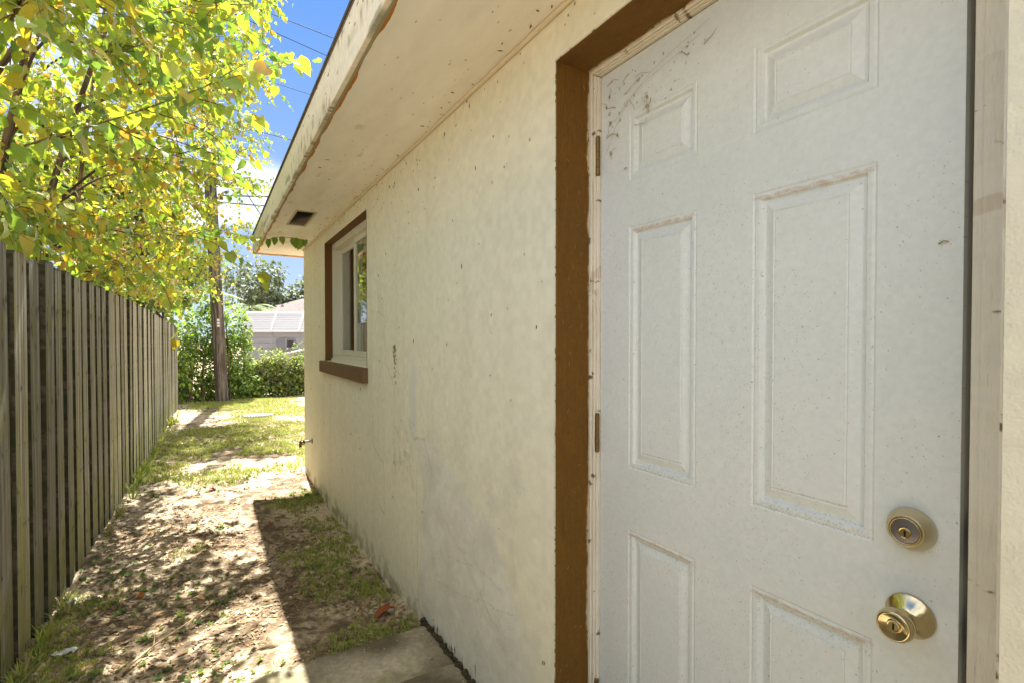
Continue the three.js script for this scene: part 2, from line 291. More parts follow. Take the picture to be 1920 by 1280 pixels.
// window
const BROWN = '#62421a';
{
  const brown = std({ color: hex('#6e4c20'), roughness: 0.85, bumpMap: fine, bumpScale: 0.002 });
  const white = std({ color: hex('#dcd8c6'), roughness: 0.55, bumpMap: fine, bumpScale: 0.0006 });
  const w = part('window', [WX, 1.06, -3.515], house);                // z runs -0.605 (far) .. 0.605 (near)
  const X = 0.088;                                                     // depth of the frame behind the wall face
  mesh('reveal', box(-0.001, X, 0.0, 0.91, -0.605, -0.600), brown, w);
  mesh('reveal', box(-0.001, X, 0.0, 0.91, 0.600, 0.605), brown, w);
  mesh('reveal', box(-0.001, X, 0.905, 0.91, -0.5995, 0.5995), brown, w);
  for (const [a, b, c, d] of [[0.0, 0.045, -0.5995, 0.5995], [0.862, 0.9045, -0.5995, 0.5995], [0.0455, 0.8615, -0.5995, -0.557], [0.0455, 0.8615, 0.557, 0.5995]]) mesh('frame', box(X - 0.035, X + 0.05, a, b, c, d, 0.004), white, w);
  mesh('track', box(X - 0.045, X - 0.0355, 0.0, 0.020, -0.599, 0.599, 0.003), white, w);
  // sashes: far one slides inside, near one outside
  const sash = (x, z0, z1) => {
    for (const [a, b, c, d] of [[0.046, 0.086, z0, z1], [0.822, 0.861, z0, z1], [0.0862, 0.8218, z0, z0 + 0.036], [0.0862, 0.8218, z1 - 0.036, z1]]) mesh('sash', box(x, x + 0.022, a, b, c, d, 0.004), white, w);
    const gl = new THREE.MeshPhysicalMaterial({ color: lin(0.86, 0.9, 0.88), roughness: 0.02, transmission: 1, thickness: 0, ior: 1.6 });
    mesh('pane', box(x + 0.009, x + 0.012, 0.084, 0.824, z0 + 0.034, z1 - 0.034), gl, w);
  };
  sash(X + 0.018, -0.556, 0.03); sash(X - 0.010, -0.02, 0.556);
  // insect screen over the far half and a drawn curtain inside
  mesh('curtain', (() => { const P = [], I = [], n = 120; for (let i = 0; i <= n; i++) { const z = lerp(-0.66, 0.66, i / n), x = 0.30 + 0.022 * Math.sin(z * 60 + 3 * Math.sin(z * 7)) + 0.008 * Math.sin(z * 131); P.push(x, -0.10, z, x + 0.004 * Math.sin(z * 40), 1.0, z); } for (let i = 0; i < n; i++) { const a = i * 2; I.push(a, a + 1, a + 2, a + 1, a + 3, a + 2); } const g = new THREE.BufferGeometry(); g.setAttribute('position', new THREE.Float32BufferAttribute(P, 3)); g.setIndex(I); g.computeVertexNormals(); return boxUV(g); })(), std({ color: hex('#37342d'), roughness: 0.95, side: THREE.DoubleSide }), w);
  const sg = box(WX - 0.034, WX + 0.052, 0.972, 1.0595, -4.195, -2.892, 0.006);
  mesh('window_sill', sg, std({ color: hex('#6e5234'), roughness: 0.7, bumpMap: fine, bumpScale: 0.004 }), house);
}
// hose spigot by the far corner
{
  const s = part('hose_spigot', [WX, 0.325, -4.72], house), m = std({ color: hex('#6d5b40'), roughness: 0.45, metalness: 0.7 });
  const pipe = new THREE.CylinderGeometry(0.011, 0.011, 0.075, 12); pipe.rotateZ(Math.PI / 2); pipe.translate(-0.0375, 0, 0); mesh('pipe', pipe, std({ color: hex('#b5ab98'), roughness: 0.6 }), s);
  mesh('spout', limb([V(-0.07, 0, 0), V(-0.09, -0.004, 0), V(-0.10, -0.022, 0), V(-0.10, -0.045, 0)], 0.013, 0.012, 10), m, s);
  const h = new THREE.TorusGeometry(0.020, 0.005, 8, 20); h.translate(-0.088, 0, 0.030); mesh('handle', mergeGeometries([h, (() => { const c = new THREE.CylinderGeometry(0.005, 0.005, 0.03, 8); c.rotateX(Math.PI / 2); c.translate(-0.088, 0, 0.015); return c; })()]), m, s);
  const e = new THREE.CylinderGeometry(0.024, 0.024, 0.004, 20); e.rotateZ(Math.PI / 2); e.translate(-0.003, 0, 0); mesh('flange', e, m, s);
}
// door opening: brown painted reveal, white chipped frame
const DX = 0.917, DT = 1.928, DZ0 = -1.044, DZ1 = -0.277;
{
  const paintEdge = (seed) => { const t = new Tex(128, 2048, (a, b) => {
    const y = b * 2, f = fbm(a * 16, b * 240, 2), e = 0.99 - 0.20 * (fbm(y * 7 + seed, 2, 4) - 0.2) - 0.04 * fbm(y * 60, seed, 2);
    let c = mix3([114, 78, 8], [102, 70, 7], fbm(a * 4, b * 30 + seed, 3));
    c = mix3(c, [206, 198, 176], step(e - 0.02, e + 0.05, a));
    if (a > e - 0.01 && fbm(a * 10, b * 200 + seed, 3) > 0.68) c = mix3(c, [110, 90, 56], 0.8);
    return c.map(q => q * (0.93 + 0.14 * f)); });
    const r = rng(seed); for (let k = 0; k < 130; k++) t.dab(r(), r(), 0.006 + 0.008 * r(), 0.0006 + 0.0006 * r(), [160, 132, 88], 0.4, 0.6);
    for (let k = 0; k < 9; k++) { const u = r(), v = r(); t.line([[u, v], [u + 0.1 * (r() - 0.5), v + 0.01]], 0.7, [190, 170, 130], 0.6, 0.4, k); } return t.tex(); };
  const mk = (s) => std({ map: paintEdge(s), roughness: 0.88, bumpMap: fine, bumpScale: 0.002 });
  const rev = part('door_reveal', [0, 0, 0], house);
  const set = (g, f) => { const uv = g.attributes.uv, p = g.attributes.position; for (let i = 0; i < uv.count; i++) uv.setXY(i, ...f(p.getX(i), p.getY(i), p.getZ(i))); return g; };
  mesh('jamb_lining', set(box(WX - 0.0012, 0.902, 0.0, 1.9525, -1.0745, -1.0715), (x, y) => [(x - WX) / 0.118, y / 2]), mk(3), rev);
  mesh('head_lining', set(box(WX - 0.0012, 0.902, 1.9490, 1.9525, -1.0712, -0.2038), (x, y, z) => [(x - WX) / 0.118, -z / 2]), mk(8), rev);
  // frame: moulded casing in white gloss, flaking to bare wood
  const chip = new Tex(128, 1024, (a, b) => { const f = fbm(a * 10, b * 160, 3), s = fbm(a * 3, b * 14, 4); let c = mix3([232, 226, 210], [224, 217, 199], step(0.3, 0.7, s)); c = mix3(c, [96, 78, 52], 0.85 * step(0.73, 0.80, fbm(a * 6 + 9, b * 70, 4))); c = mix3(c, [188, 164, 134], 0.35 * step(0.74, 0.79, fbm(a * 3 + 2, b * 24 + 5, 4))); return c.map(q => q * (0.985 + 0.03 * f)); });
  const cm = std({ map: chip.tex(), roughness: 0.5, bumpMap: fine, bumpScale: 0.003 });
  const fr = part('door_frame', [0, 0, 0], house);
  const bar = (name, x0, x1, y0, y1, z0, z1, f) => mesh(name, set(box(x0, x1, y0, y1, z0, z1, 0.003), f), cm, fr);
  const vy = (x, y, z) => [(x + z) * 4, y / 1.6], vz = (x, y, z) => [(x + y) * 4, z / 1.6];
  bar('casing', 0.895, 0.990, 0.0, 1.9488, -1.0713, -1.060, vy); bar('casing', 0.900, 0.990, 0.0, 1.935, -1.0598, -1.052, vy); bar('stop', 0.906, 0.990, 0.0, 1.931, -1.0518, -1.0462, vy);
  bar('casing', 0.895, 0.990, 0.0, 1.9488, -0.2150, -0.2037, vy); mesh('jamb_lining', set(box(WX + 0.004, 0.8948, 0.0, 1.9488, -0.2037, -0.2005), vy), cm, rev); bar('casing', 0.893, 0.990, 0.0, 1.9488, -0.2520, -0.2152, vy); bar('stop', 0.904, 0.990, 0.0, 1.931, -0.2645, -0.2522, vy);
  bar('head_casing', 0.895, 0.990, 1.9385, 1.9488, -1.0598, -0.2522, vz); bar('head_casing', 0.900, 0.990, 1.9345, 1.9383, -1.0518, -0.2647, vz); bar('head_stop', 0.908, 0.990, 1.9312, 1.9343, -1.0460, -0.2647, vz);
  bar('threshold', 0.80, 0.990, -0.019, -0.001, -1.07, -0.205, vz);
  const dk = std({ color: hex('#2c2620'), roughness: 0.6, metalness: 0.5 });
  mesh('strike_plate', box(0.925, 0.948, 0.90, 0.965, -0.2665, -0.2647, 0.0005), dk, fr); mesh('strike_plate', box(0.925, 0.948, 0.765, 0.83, -0.2665, -0.2647, 0.0005), dk, fr);
  mesh('weather_strip', box(0.952, 0.962, 0.0, 1.93, -0.2765, -0.2655), std({ color: hex('#7d7364') }), fr);
}
// door: pressed six-panel leaf
{
  const door = part('door', [DX, 0, 0], house);
  const W = DZ1 - DZ0, H0 = 0.012, r = rng(9);
  const cols = [[-0.938, -0.731], [-0.600, -0.385]], rows = [[1.622, 1.790], [0.893, 1.506], [0.135, 0.736]];
  // paint with mildew specks: thick on the lower half and where the mouldings hold dirt, thin at the top
  const U = z => (z - DZ0) / W, Vv = y => (y - H0) / (DT - H0);
  const t = new Tex(1024, 2048, (a, b) => { const x = a * W, y = b * 1.92, m = fbm(x * 4, y * 4, 4), f = fbm(x * 130, y * 130, 2); const c = mix3([225, 230, 227], [219, 225, 222], step(0.3, 0.7, m)); const k = 0.98 + 0.04 * f; return [c[0] * k, c[1] * k, c[2] * k]; });
  const speck = (a, b, q, al) => t.dab(a, b, q, q * 0.55, r() < 0.7 ? [118, 128, 112] : [140, 122, 96], al, 0.7);
  for (let k = 0; k < 15000; k++) { const a = r(), b = r(), dens = Math.pow(fbm(a * 5 + 2, b * 11, 4), 1.5) * 1.5 * (b < 0.78 ? 1 : 0.35) * (a < 0.72 ? 1 : 0.35); if (dens * 1.9 < r() + 0.10) continue; speck(a, b, 0.0006 + 0.0017 * r() * r() * r(), 0.25 + 0.40 * r()); }
  for (const [z0, z1] of cols) for (const [i, [y0, y1]] of rows.entries()) {
    if (i === 0) continue;
    const n = 420; for (let k = 0; k < n; k++) { const bottom = i === 1, z = lerp(z0, z1, r()), y = bottom ? y0 + 0.002 + 0.030 * r() * r() : y1 - 0.012 - 0.05 * r() * r(); speck(U(z), Vv(y), 0.0005 + 0.0010 * r(), 0.15 + 0.2 * r()); }
    for (let k = 0; k < 60; k++) t.dab(U(lerp(z0, z1, r())), Vv(y1 - 0.008 - 0.008 * r()), 0.008, 0.0014, [206, 190, 176], 0.4, 0.9);
    t.line([[U(z0 + 0.012), Vv(y1 - 0.012)], [U(z1 - 0.012), Vv(y1 - 0.012)]], 1.0, [172, 140, 112], i === 2 ? 0.6 : 0.2, 0.15, 3 + i);
    if (i === 1) t.line([[U(z0 + 0.04), Vv(y0 + 0.046)], [U(z1 - 0.04), Vv(y0 + 0.046)]], 0.8, [168, 140, 116], 0.5, 0.1, 7);
  }
  for (let k = 0; k < 46; k++) t.dab(0.02 + 0.42 * r(), 0.92 + 0.07 * r() - 0.0, 0.0015 + 0.004 * r(), 0.0006 + 0.0016 * r(), [120, 100, 66], 0.5, 0.9);
  const map = t.tex(), dm = std({ map, roughness: 0.42, bumpMap: grit, bumpScale: 0.0005 });
  const setUV = g => { const p = g.attributes.position, uv = new Float32Array(p.count * 2); for (let i = 0; i < p.count; i++) { uv[i * 2] = U(p.getZ(i)); uv[i * 2 + 1] = Vv(p.getY(i)); } g.setAttribute('uv', new THREE.BufferAttribute(uv, 2)); return g; };
  // leaf: front skin with six openings, body behind
  const holes = []; for (const [z0, z1] of cols) for (const [y0, y1] of rows) holes.push([-z1, -z0, y0, y1]);
  mesh('leaf', setUV(wall(-DZ1, -DZ0, H0, DT, holes, 0, 0.014)), dm, door);
  mesh('core', box(0.0142, 0.044, H0, DT, DZ0, DZ1), std({ color: hex('#cfcdc2') }), door);
  const prof = [[0, 0], [0.0035, 0.0022], [0.0075, 0.0006], [0.0145, 0.0010], [0.0185, 0.0080], [0.0235, 0.0088], [0.0415, 0.0022], [0.0435, 0.0034], [0.0455, 0.0022]];
  for (const [z0, z1] of cols) for (const [y0, y1] of rows) {
    const P = [], quad = (a, b, c, d) => P.push(...a, ...b, ...c, ...a, ...c, ...d);
    const ring = ([i, d]) => [[d, y0 + i, z0 + i], [d, y0 + i, z1 - i], [d, y1 - i, z1 - i], [d, y1 - i, z0 + i]];
    for (let k = 0; k + 1 < prof.length; k++) { const A = ring(prof[k]), B = ring(prof[k + 1]); for (let q = 0; q < 4; q++) { const n = (q + 1) % 4; quad(A[q], A[n], B[n], B[q]); } }
    const C = ring(prof[prof.length - 1]); quad(C[0], C[1], C[2], C[3]);
    const g = new THREE.BufferGeometry(); g.setAttribute('position', new THREE.Float32BufferAttribute(P, 3)); g.computeVertexNormals();
    // faces look towards -x
    const nn = g.attributes.normal; let s = 0; for (let i = 0; i < nn.count; i++) s += nn.getX(i); if (s > 0) { const p = g.attributes.position; for (let i = 0; i < p.count; i += 3) { const x = [p.getX(i + 1), p.getY(i + 1), p.getZ(i + 1)]; p.setXYZ(i + 1, p.getX(i + 2), p.getY(i + 2), p.getZ(i + 2)); p.setXYZ(i + 2, ...x); } g.computeVertexNormals(); }
    mesh('panel', setUV(g), dm, door);
  }
  // hinges on the far edge
  const brass = std({ color: hex('#7d683e'), roughness: 0.5, metalness: 0.75 }), dull = std({ color: hex('#7d6238'), roughness: 0.5, metalness: 0.7 });
  for (const y of [1.717, 0.967, 0.235]) {
    const pr = [[0, -0.0545], [0.004, -0.0535], [0.0058, -0.0515]]; for (let k = 0; k < 5; k++) pr.push([0.0052, -0.0514 + k * 0.0206], [0.0063, -0.0506 + k * 0.0206], [0.0063, -0.0318 + k * 0.0206], [0.0052, -0.0310 + k * 0.0206]); pr.push([0.0058, 0.0520], [0.004, 0.0540], [0, 0.0548]);
    const hg = lathe(pr, 16); hg.translate(-0.0085, y, DZ0 - 0.0045); mesh('hinge', toCreasedNormals(hg, 0.5), brass, door);
  }
  // deadbolt and knob: turned brass, axis out of the door (-x)
  const turn = (g, y) => { g.scale(0.9, 1, 0.9); g.rotateZ(Math.PI / 2); g.translate(-0.0005, y, -0.334); return g; };
  const gold = std({ color: lin(0.64, 0.54, 0.33), roughness: 0.17, metalness: 1 }), satin = std({ color: lin(0.62, 0.56, 0.38), roughness: 0.42, metalness: 1 }), steel = std({ color: lin(0.26, 0.25, 0.27), roughness: 0.4, metalness: 0.9 }), slot = std({ color: hex('#120d06'), roughness: 0.8 });
  mesh('deadbolt_rose', turn(lathe([[0, 0], [0.0355, 0], [0.0360, 0.003], [0.0345, 0.007], [0.0285, 0.020], [0.0262, 0.0228], [0.0250, 0.0235], [0.0240, 0.0222], [0.0225, 0.0215]]), 0.933), satin, door);
  mesh('deadbolt_ring', turn(lathe([[0.0226, 0.0205], [0.0226, 0.0240], [0.0212, 0.0246], [0.0203, 0.0236], [0.0200, 0.0205]]), 0.933), gold, door);
  mesh('deadbolt_face', turn(lathe([[0, 0.0225], [0.0201, 0.0225], [0.0201, 0.019]]), 0.933), steel, door);
  const key = (x, y, nm) => {
    const q = (g) => { g.rotateZ(Math.PI / 2); g.translate(-x, y, -0.334); return g; };
    mesh(nm, q(lathe([[0.0088, -0.004], [0.0088, 0.0014], [0.0080, 0.0020], [0.0070, 0.0012], [0.0064, 0.0012], [0, 0.0012]], 28)), gold, door);
    mesh('keyway', box(-x - 0.0019, -x - 0.0010, y - 0.0048, y + 0.0040, -0.3350, -0.3328), slot, door);
  };
  key(0.0235, 0.930, 'lock_cylinder');
  mesh('knob_rose', turn(lathe([[0, 0], [0.0362, 0], [0.0366, 0.0022], [0.0350, 0.0048], [0.0230, 0.0130], [0.0165, 0.0165], [0.0135, 0.0200]]), 0.799), gold, door);
  mesh('knob', turn(lathe([[0.0135, 0.0180], [0.0128, 0.0270], [0.0150, 0.0320], [0.0210, 0.0365], [0.0252, 0.0420], [0.0268, 0.0490], [0.0262, 0.0545], [0.0240, 0.0588], [0.0218, 0.0606], [0.0200, 0.0600], [0.0092, 0.0560], [0, 0.0560]], 48), 0.799), gold, door);
  key(0.0575, 0.799, 'knob_cylinder');
}
// dried insect cases, webs and dirt crumbs stuck to wall, soffit and door
{
  const r = rng(123), gs = [];
  const spindle = (p, n, len, w, a) => { const g = new THREE.SphereGeometry(1, 6, 4); g.scale(w, len, w * 0.8); g.rotateZ(a + 0.3 * (r() - 0.5)); const q = new THREE.Quaternion().setFromUnitVectors(V(0, 0, 1), n); g.applyQuaternion(q); g.translate(p.x + n.x * w * 0.6, p.y + n.y * w * 0.6, p.z + n.z * w * 0.6); gs.push(g); };
  const L = V(-1, 0, 0), D = V(0, -1, 0);
  for (let k = 0; k < 60; k++) { const z = -1.12 - 3.9 * r(), y = k % 2 ? 2.06 - 0.35 * r() * r() : 0.25 + 1.7 * r(); if (z < -2.85 && z > -4.25 && y > 0.95 && y < 2.0) continue; spindle(V(WX, y, z), L, 0.004 + 0.006 * r(), 0.0012 + 0.0012 * r(), 0.7 * (r() - 0.6)); }
  for (let k = 0; k < 34; k++) { const z = -0.9 - 4.2 * r(), x = k % 3 ? WX - 0.02 - 0.05 * r() * r() : 0.45 + 0.3 * r(); if (z < -3.5 && z > -4.1 && x < 0.66) continue; spindle(V(x, WH - 0.011, z), D, 0.004 + 0.006 * r(), 0.0013 + 0.001 * r(), 6 * r()); }
  for (let k = 0; k < 14; k++) spindle(V(0.383, 2.08 + 0.14 * r(), -0.9 - 4 * r()), L, 0.004 + 0.004 * r(), 0.0013, 6 * r());
  tag(mesh('insect_case', mergeGeometries(gs), std({ color: hex('#5b4a30'), roughness: 1 })), 'dried brown insect cases stuck to cream wall and soffit', 'insect cases', null, 'stuff');
  const ws = [];
  for (let k = 0; k < 17; k++) { const a = r() * r(), z = -1.03 + 0.42 * a, y = 1.90 - 0.22 * r() * (1 - a); spindle2(ws, V(DX, y, z)); }
  function spindle2(list, p) { const n = 2 + Math.floor(r() * 3), pts = [p.clone().add(V(-0.002, 0, 0))]; let a = r() * 6; for (let k = 0; k < n + 1; k++) { a += (r() - 0.5) * 1.6; const q = pts[k].clone(); q.y += 0.012 * Math.sin(a) * (0.4 + r()); q.z += 0.012 * Math.cos(a) * (0.4 + r()); q.x = DX - 0.001 - 0.005 * r(); pts.push(q); } list.push(limb(pts, 0.0005 + 0.0007 * r(), 0.0004, 4, 3)); if (r() < 0.4) { const g = new THREE.SphereGeometry(0.0018 + 0.0022 * r(), 6, 5); g.scale(0.7, 1.5, 0.8); g.translate(pts[n].x, pts[n].y, pts[n].z); ws.push(g); } }
  ws.push(limb([V(DX - 0.003, 1.72, -1.02), V(DX - 0.006, 1.80, -0.96), V(DX - 0.006, 1.86, -0.86), V(DX - 0.004, 1.90, -0.70)], 0.0004, 0.0003, 4, 6), limb([V(DX - 0.003, 1.79, -0.99), V(DX - 0.008, 1.83, -0.92), V(DX - 0.004, 1.88, -0.72)], 0.0003, 0.0003, 4, 6));
  for (const [y, z, l] of [[1.36, -0.305, 0.012], [0.945, -0.362, 0.005], [1.655, -0.955, 0.011]]) ws.push(limb([V(DX - 0.002, y, z), V(DX - 0.004, y + 0.003, z + l * 0.6), V(DX - 0.002, y + 0.001, z + l)], 0.0012, 0.0008, 5, 3));
  for (let k = 0; k < 30; k++) { const x = 0.80 + 0.09 * r(), y = 0.2 + 1.7 * r(), a = r() * 3; ws.push(limb([V(x, y, -1.0705), V(x + 0.005 * Math.cos(a), y + 0.005, -1.0695), V(x + 0.009 * Math.cos(a), y + 0.012 * Math.sin(a), -1.0705)], 0.0005, 0.0004, 3, 2)); }
  tag(mesh('cobweb_debris', mergeGeometries(ws.map(g => { const q = g.index ? g.toNonIndexed() : g; return q; })), std({ color: hex('#a39066'), roughness: 1 })), 'brown cobweb scraps and crumbs clinging to upper corner of white door', 'cobweb debris', null, 'stuff');
}

// ------------------------------------------------------------------ concrete slab at the door, with a crumbling mossy joint at the wall
{
  const r = rng(15);
  const t = new Tex(1024, 1024, (a, b) => { const m = fbm(a * 6, b * 6, 4), d = fbm(a * 3 + 7, b * 3, 4), f = fbm(a * 120, b * 120, 2); let c = mix3([176, 164, 142], [146, 135, 114], step(0.3, 0.7, m)); c = mix3(c, [84, 75, 54], 0.8 * step(0.42, 0.60, d)); c = mix3(c, [92, 92, 52], 0.35 * step(0.5, 0.7, fbm(a * 9 + 3, b * 9, 3))); return c.map(q => q * (0.88 + 0.24 * f)); });
  for (let k = 0; k < 900; k++) { const q = 0.0008 + 0.003 * r() * r(); t.dab(r(), r(), q, q, r() < 0.6 ? [190, 178, 154] : [48, 42, 30], 0.7, 0.6); }
  const nx = 60, nz = 110, P = [], UVs = [], I = [];
  const x0 = -0.2, x1 = 0.765, z0 = -1.955, z1 = 2.0;
  for (let j = 0; j <= nz; j++) for (let i = 0; i <= nx; i++) {
    let x = lerp(x0, x1, i / nx), z = lerp(z0, z1, Math.pow(j / nz, 1.5)), y = 0.036 + 0.005 * (fbm(x * 9, z * 9, 3) - 0.5);
    if (j === 0) { z += 0.020 * (fbm(x * 9, 4, 4) - 0.5); y -= 0.008; } if (j === 1) z += 0.012 * (fbm(x * 9, 4, 4) - 0.5);
    if (i === nx) { x += 0.012 * (fbm(z * 14, 1, 4) - 0.5); y -= 0.006; }
    P.push(x, y, z); UVs.push(x, -z);
  }
  for (let j = 0; j < nz; j++) for (let i = 0; i < nx; i++) { const a = j * (nx + 1) + i, b = a + nx + 1; I.push(a, b, a + 1, a + 1, b, b + 1); }
  const rim = []; for (let i = 0; i <= nx; i++) rim.push(i); for (let j = 1; j <= nz; j++) rim.push(j * (nx + 1) + nx); for (let i = nx - 1; i >= 0; i--) rim.push(nz * (nx + 1) + i); for (let j = nz - 1; j >= 1; j--) rim.push(j * (nx + 1));
  const base = P.length / 3; for (const k of rim) { P.push(P[k * 3], -0.14, P[k * 3 + 2]); UVs.push(P[k * 3] + 0.3, -P[k * 3 + 2] + 0.1); }
  for (let k = 0; k < rim.length; k++) { const n = (k + 1) % rim.length; I.push(rim[k], rim[n], base + k, rim[n], base + n, base + k); }
  const g = new THREE.BufferGeometry(); g.setAttribute('position', new THREE.Float32BufferAttribute(P, 3)); g.setAttribute('uv', new THREE.Float32BufferAttribute(UVs, 2)); g.setIndex(I);
  structure(mesh('concrete_slab', toCreasedNormals(g, 0.7), std({ map: t.tex(0.6, 0.6), bumpMap: fine, bumpScale: 0.008, roughness: 0.95 })));
  const cl = []; for (let k = 0; k < 520; k++) { const q = new THREE.IcosahedronGeometry(0.004 + 0.009 * r(), 0); q.scale(1, 0.7, 1); q.rotateY(r() * 6); q.translate(0.772 + 0.018 * (r() - 0.5), 0.012 + 0.026 * r(), -2.02 + 1.2 * r()); cl.push(q); }
  tag(mesh('soil_crumb', mergeGeometries(cl), std({ color: hex('#3d3822'), roughness: 1 })), 'dark mossy soil crumbs in joint between slab and wall', 'soil', null, 'stuff');
}

// ------------------------------------------------------------------ picket fence along the left
const fenceX = z => -0.69 - 0.018 * z;
const fenceTop = z => z > -5.4 ? 1.572 : lerp(1.572, 1.455, (-5.4 - z) / 5.6);
{
  const fence = thing('picket_fence', 'weathered grey wooden board fence with dark gaps along the side yard', 'fence', [0, 0, 0]);
  const r = rng(61), mats = [];
  for (let k = 0; k < 6; k++) {
    const t = new Tex(160, 1024, (a, b) => {
      const w = a + 0.05 * fbm(b * 5, k * 9, 2), g1 = fbm(w * 14 + k * 31, b * 2.2, 4), g2 = fbm(w * 60 + k * 7, b * 5, 3), m = fbm(a * 2 + k, b * 6, 3);
      let c = mix3([166, 162, 144], [128, 123, 104], step(0.3, 0.7, g1)); c = mix3(c, [78, 70, 54], 0.75 * step(0.54, 0.72, g2)); c = mix3(c, [144, 140, 120], 0.5 * step(0.5, 0.8, m));
      const al = fbm(a * 3 + k * 5, b * 7 + 2, 4); c = mix3(c, [132, 132, 66], 0.70 * step(0.43, 0.66, al + 0.30 * (0.34 - b)));   // algae, thickest near the soil
      c = mix3(c, [74, 66, 54], 0.6 * step(0.50, 0.66, fbm(a * 4 + k, b * 30, 3) + 0.28 * (b - 0.985) * 30 * (b > 0.955 ? 1 : 0) - (b > 0.955 ? 0 : 0.2)));
      return c; });
    const rr = rng(k + 500); for (const y of [0.22, 0.80, 1.34]) for (const u of [0.28, 0.70]) { const v = (y + 0.065) / 1.63 + 0.006 * (rr() - 0.5), uu = u + 0.06 * (rr() - 0.5); t.dab(uu, v - 0.006, 0.02, 0.012, [96, 70, 46], 0.35, 0.6); t.dab(uu, v, 0.022, 0.0028, [52, 40, 32], 0.9, 0.2); }
    for (let q = 0; q < 3; q++) { const u = 0.2 + 0.6 * rr(), v = rr(); t.dab(u, v, 0.05, 0.010, [70, 56, 38], 0.7, 0.4); t.dab(u, v, 0.09, 0.018, [110, 92, 66], 0.4, 0.5); }
    for (let q = 0; q < 10; q++) t.dab(rr(), rr(), 0.02 + 0.03 * rr(), 0.004 + 0.006 * rr(), [186, 180, 164], 0.4, 0.9);
    for (let q = 0; q < 6; q++) { const u = rr(), v = rr() * 0.8; t.line([[u, v], [u + 0.03, v + 0.1 + 0.12 * rr()]], 0.7, [66, 54, 40], 0.6, 0.4, q); }
    { const tint = 0.86 + 0.05 * k; for (let i = 0; i < t.a.length; i++) t.a[i] *= tint; }
    mats.push(std({ map: t.tex(), roughness: 0.95, bumpMap: bumpTex(128, 512, (a, b) => fbm(a * 40 + k, b * 6, 3)), bumpScale: 0.004 }));
  }
  const H = 1.62, geo = [], backM = std({ color: hex('#6d604a'), roughness: 1 }), edgeShadeM = std({ map: new Tex(64, 512, (a, b) => { const f = fbm(a * 9, b * 90, 3), g = fbm(a * 3 + 7, b * 14, 4); return mix3(mix3([88, 80, 62], [58, 52, 39], step(0.35, 0.7, f)), [52, 56, 30], 0.8 * step(0.42, 0.62, g)); }).tex(), roughness: 1 });  // picket edges: algae-mottled wood, coloured darker to stand for shade in the gaps
  for (let k = 0; k < 5; k++) {
    const w = 0.065 + 0.010 * (r() - 0.5), c1 = 0.006 + 0.018 * r(), c2 = 0.006 + 0.018 * r(), dy = 0.006 * (r() - 0.5);
    const s = new THREE.Shape([[-w, 0], [w, 0], [w, H - c1], [w - c1 * 0.9, H + dy], [-w + c2 * 0.9, H - dy], [-w, H - c2]].map(q => new THREE.Vector2(...q)));
    const g = new THREE.ExtrudeGeometry(s, { depth: 0.021, bevelEnabled: true, bevelSize: 0.0016, bevelThickness: 0.0016, bevelSegments: 1 });
    g.rotateY(Math.PI / 2); g.translate(-0.021, 0, 0);
    const p = g.attributes.position, uv = g.attributes.uv; for (let i = 0; i < uv.count; i++) uv.setXY(i, clamp(0.5 - p.getZ(i) / 0.15) + p.getX(i) * 3, p.getY(i) / (H + 0.01));
    geo.push(g);
  }
  let n = 0;
  const put = (z, dx, name) => {
    const g = geo[Math.floor(r() * 5)], m = mesh(name, g, name === 'picket' ? [mats[Math.floor(r() * 6)], edgeShadeM] : backM, fence);
    const top = fenceTop(z) + 0.022 * (r() - 0.5), s = (top + 0.065) / H;
    m.position.set(fenceX(z) + dx + 0.004 * (r() - 0.5), -0.065, z); m.scale.set(1, s, 1); m.rotation.set(0.014 * (r() - 0.5), -0.018 + 0.03 * (r() - 0.5), 0.010 * (r() - 0.5)); n++;
  };
  const pitch = 0.187;
  for (let z = 1.6; z > -11.25; z -= pitch * (0.97 + 0.06 * r())) { put(z, 0, 'picket'); if (z < 0.8) put(z - pitch / 2, -0.064, 'back_picket'); }
  const railM = std({ color: hex('#6e6048'), roughness: 1 });
  for (const y of [0.22, 0.80, 1.34]) for (const [a, b] of [[1.7, -2.7], [-2.702, -7.0], [-7.002, -11.3]]) {
    const l = a - b, g = box(-0.019, 0.017, -0.044, 0.044, -l / 2, l / 2, 0.003), m = mesh('rail', g, railM, fence), zc = (a + b) / 2;
    m.position.set(fenceX(zc) - 0.0425, y - (zc < -8 ? 0.06 : 0), zc); m.rotation.y = -0.018;
  }
  for (const z of [1.2, -1.2, -3.6, -6.0, -8.4, -10.9]) mesh('post', box(fenceX(z) - 0.172, fenceX(z) - 0.078, -0.3, fenceTop(z) - 0.12, z - 0.045, z + 0.045, 0.004).translate(-0.012, 0, 0), railM, fence);
}

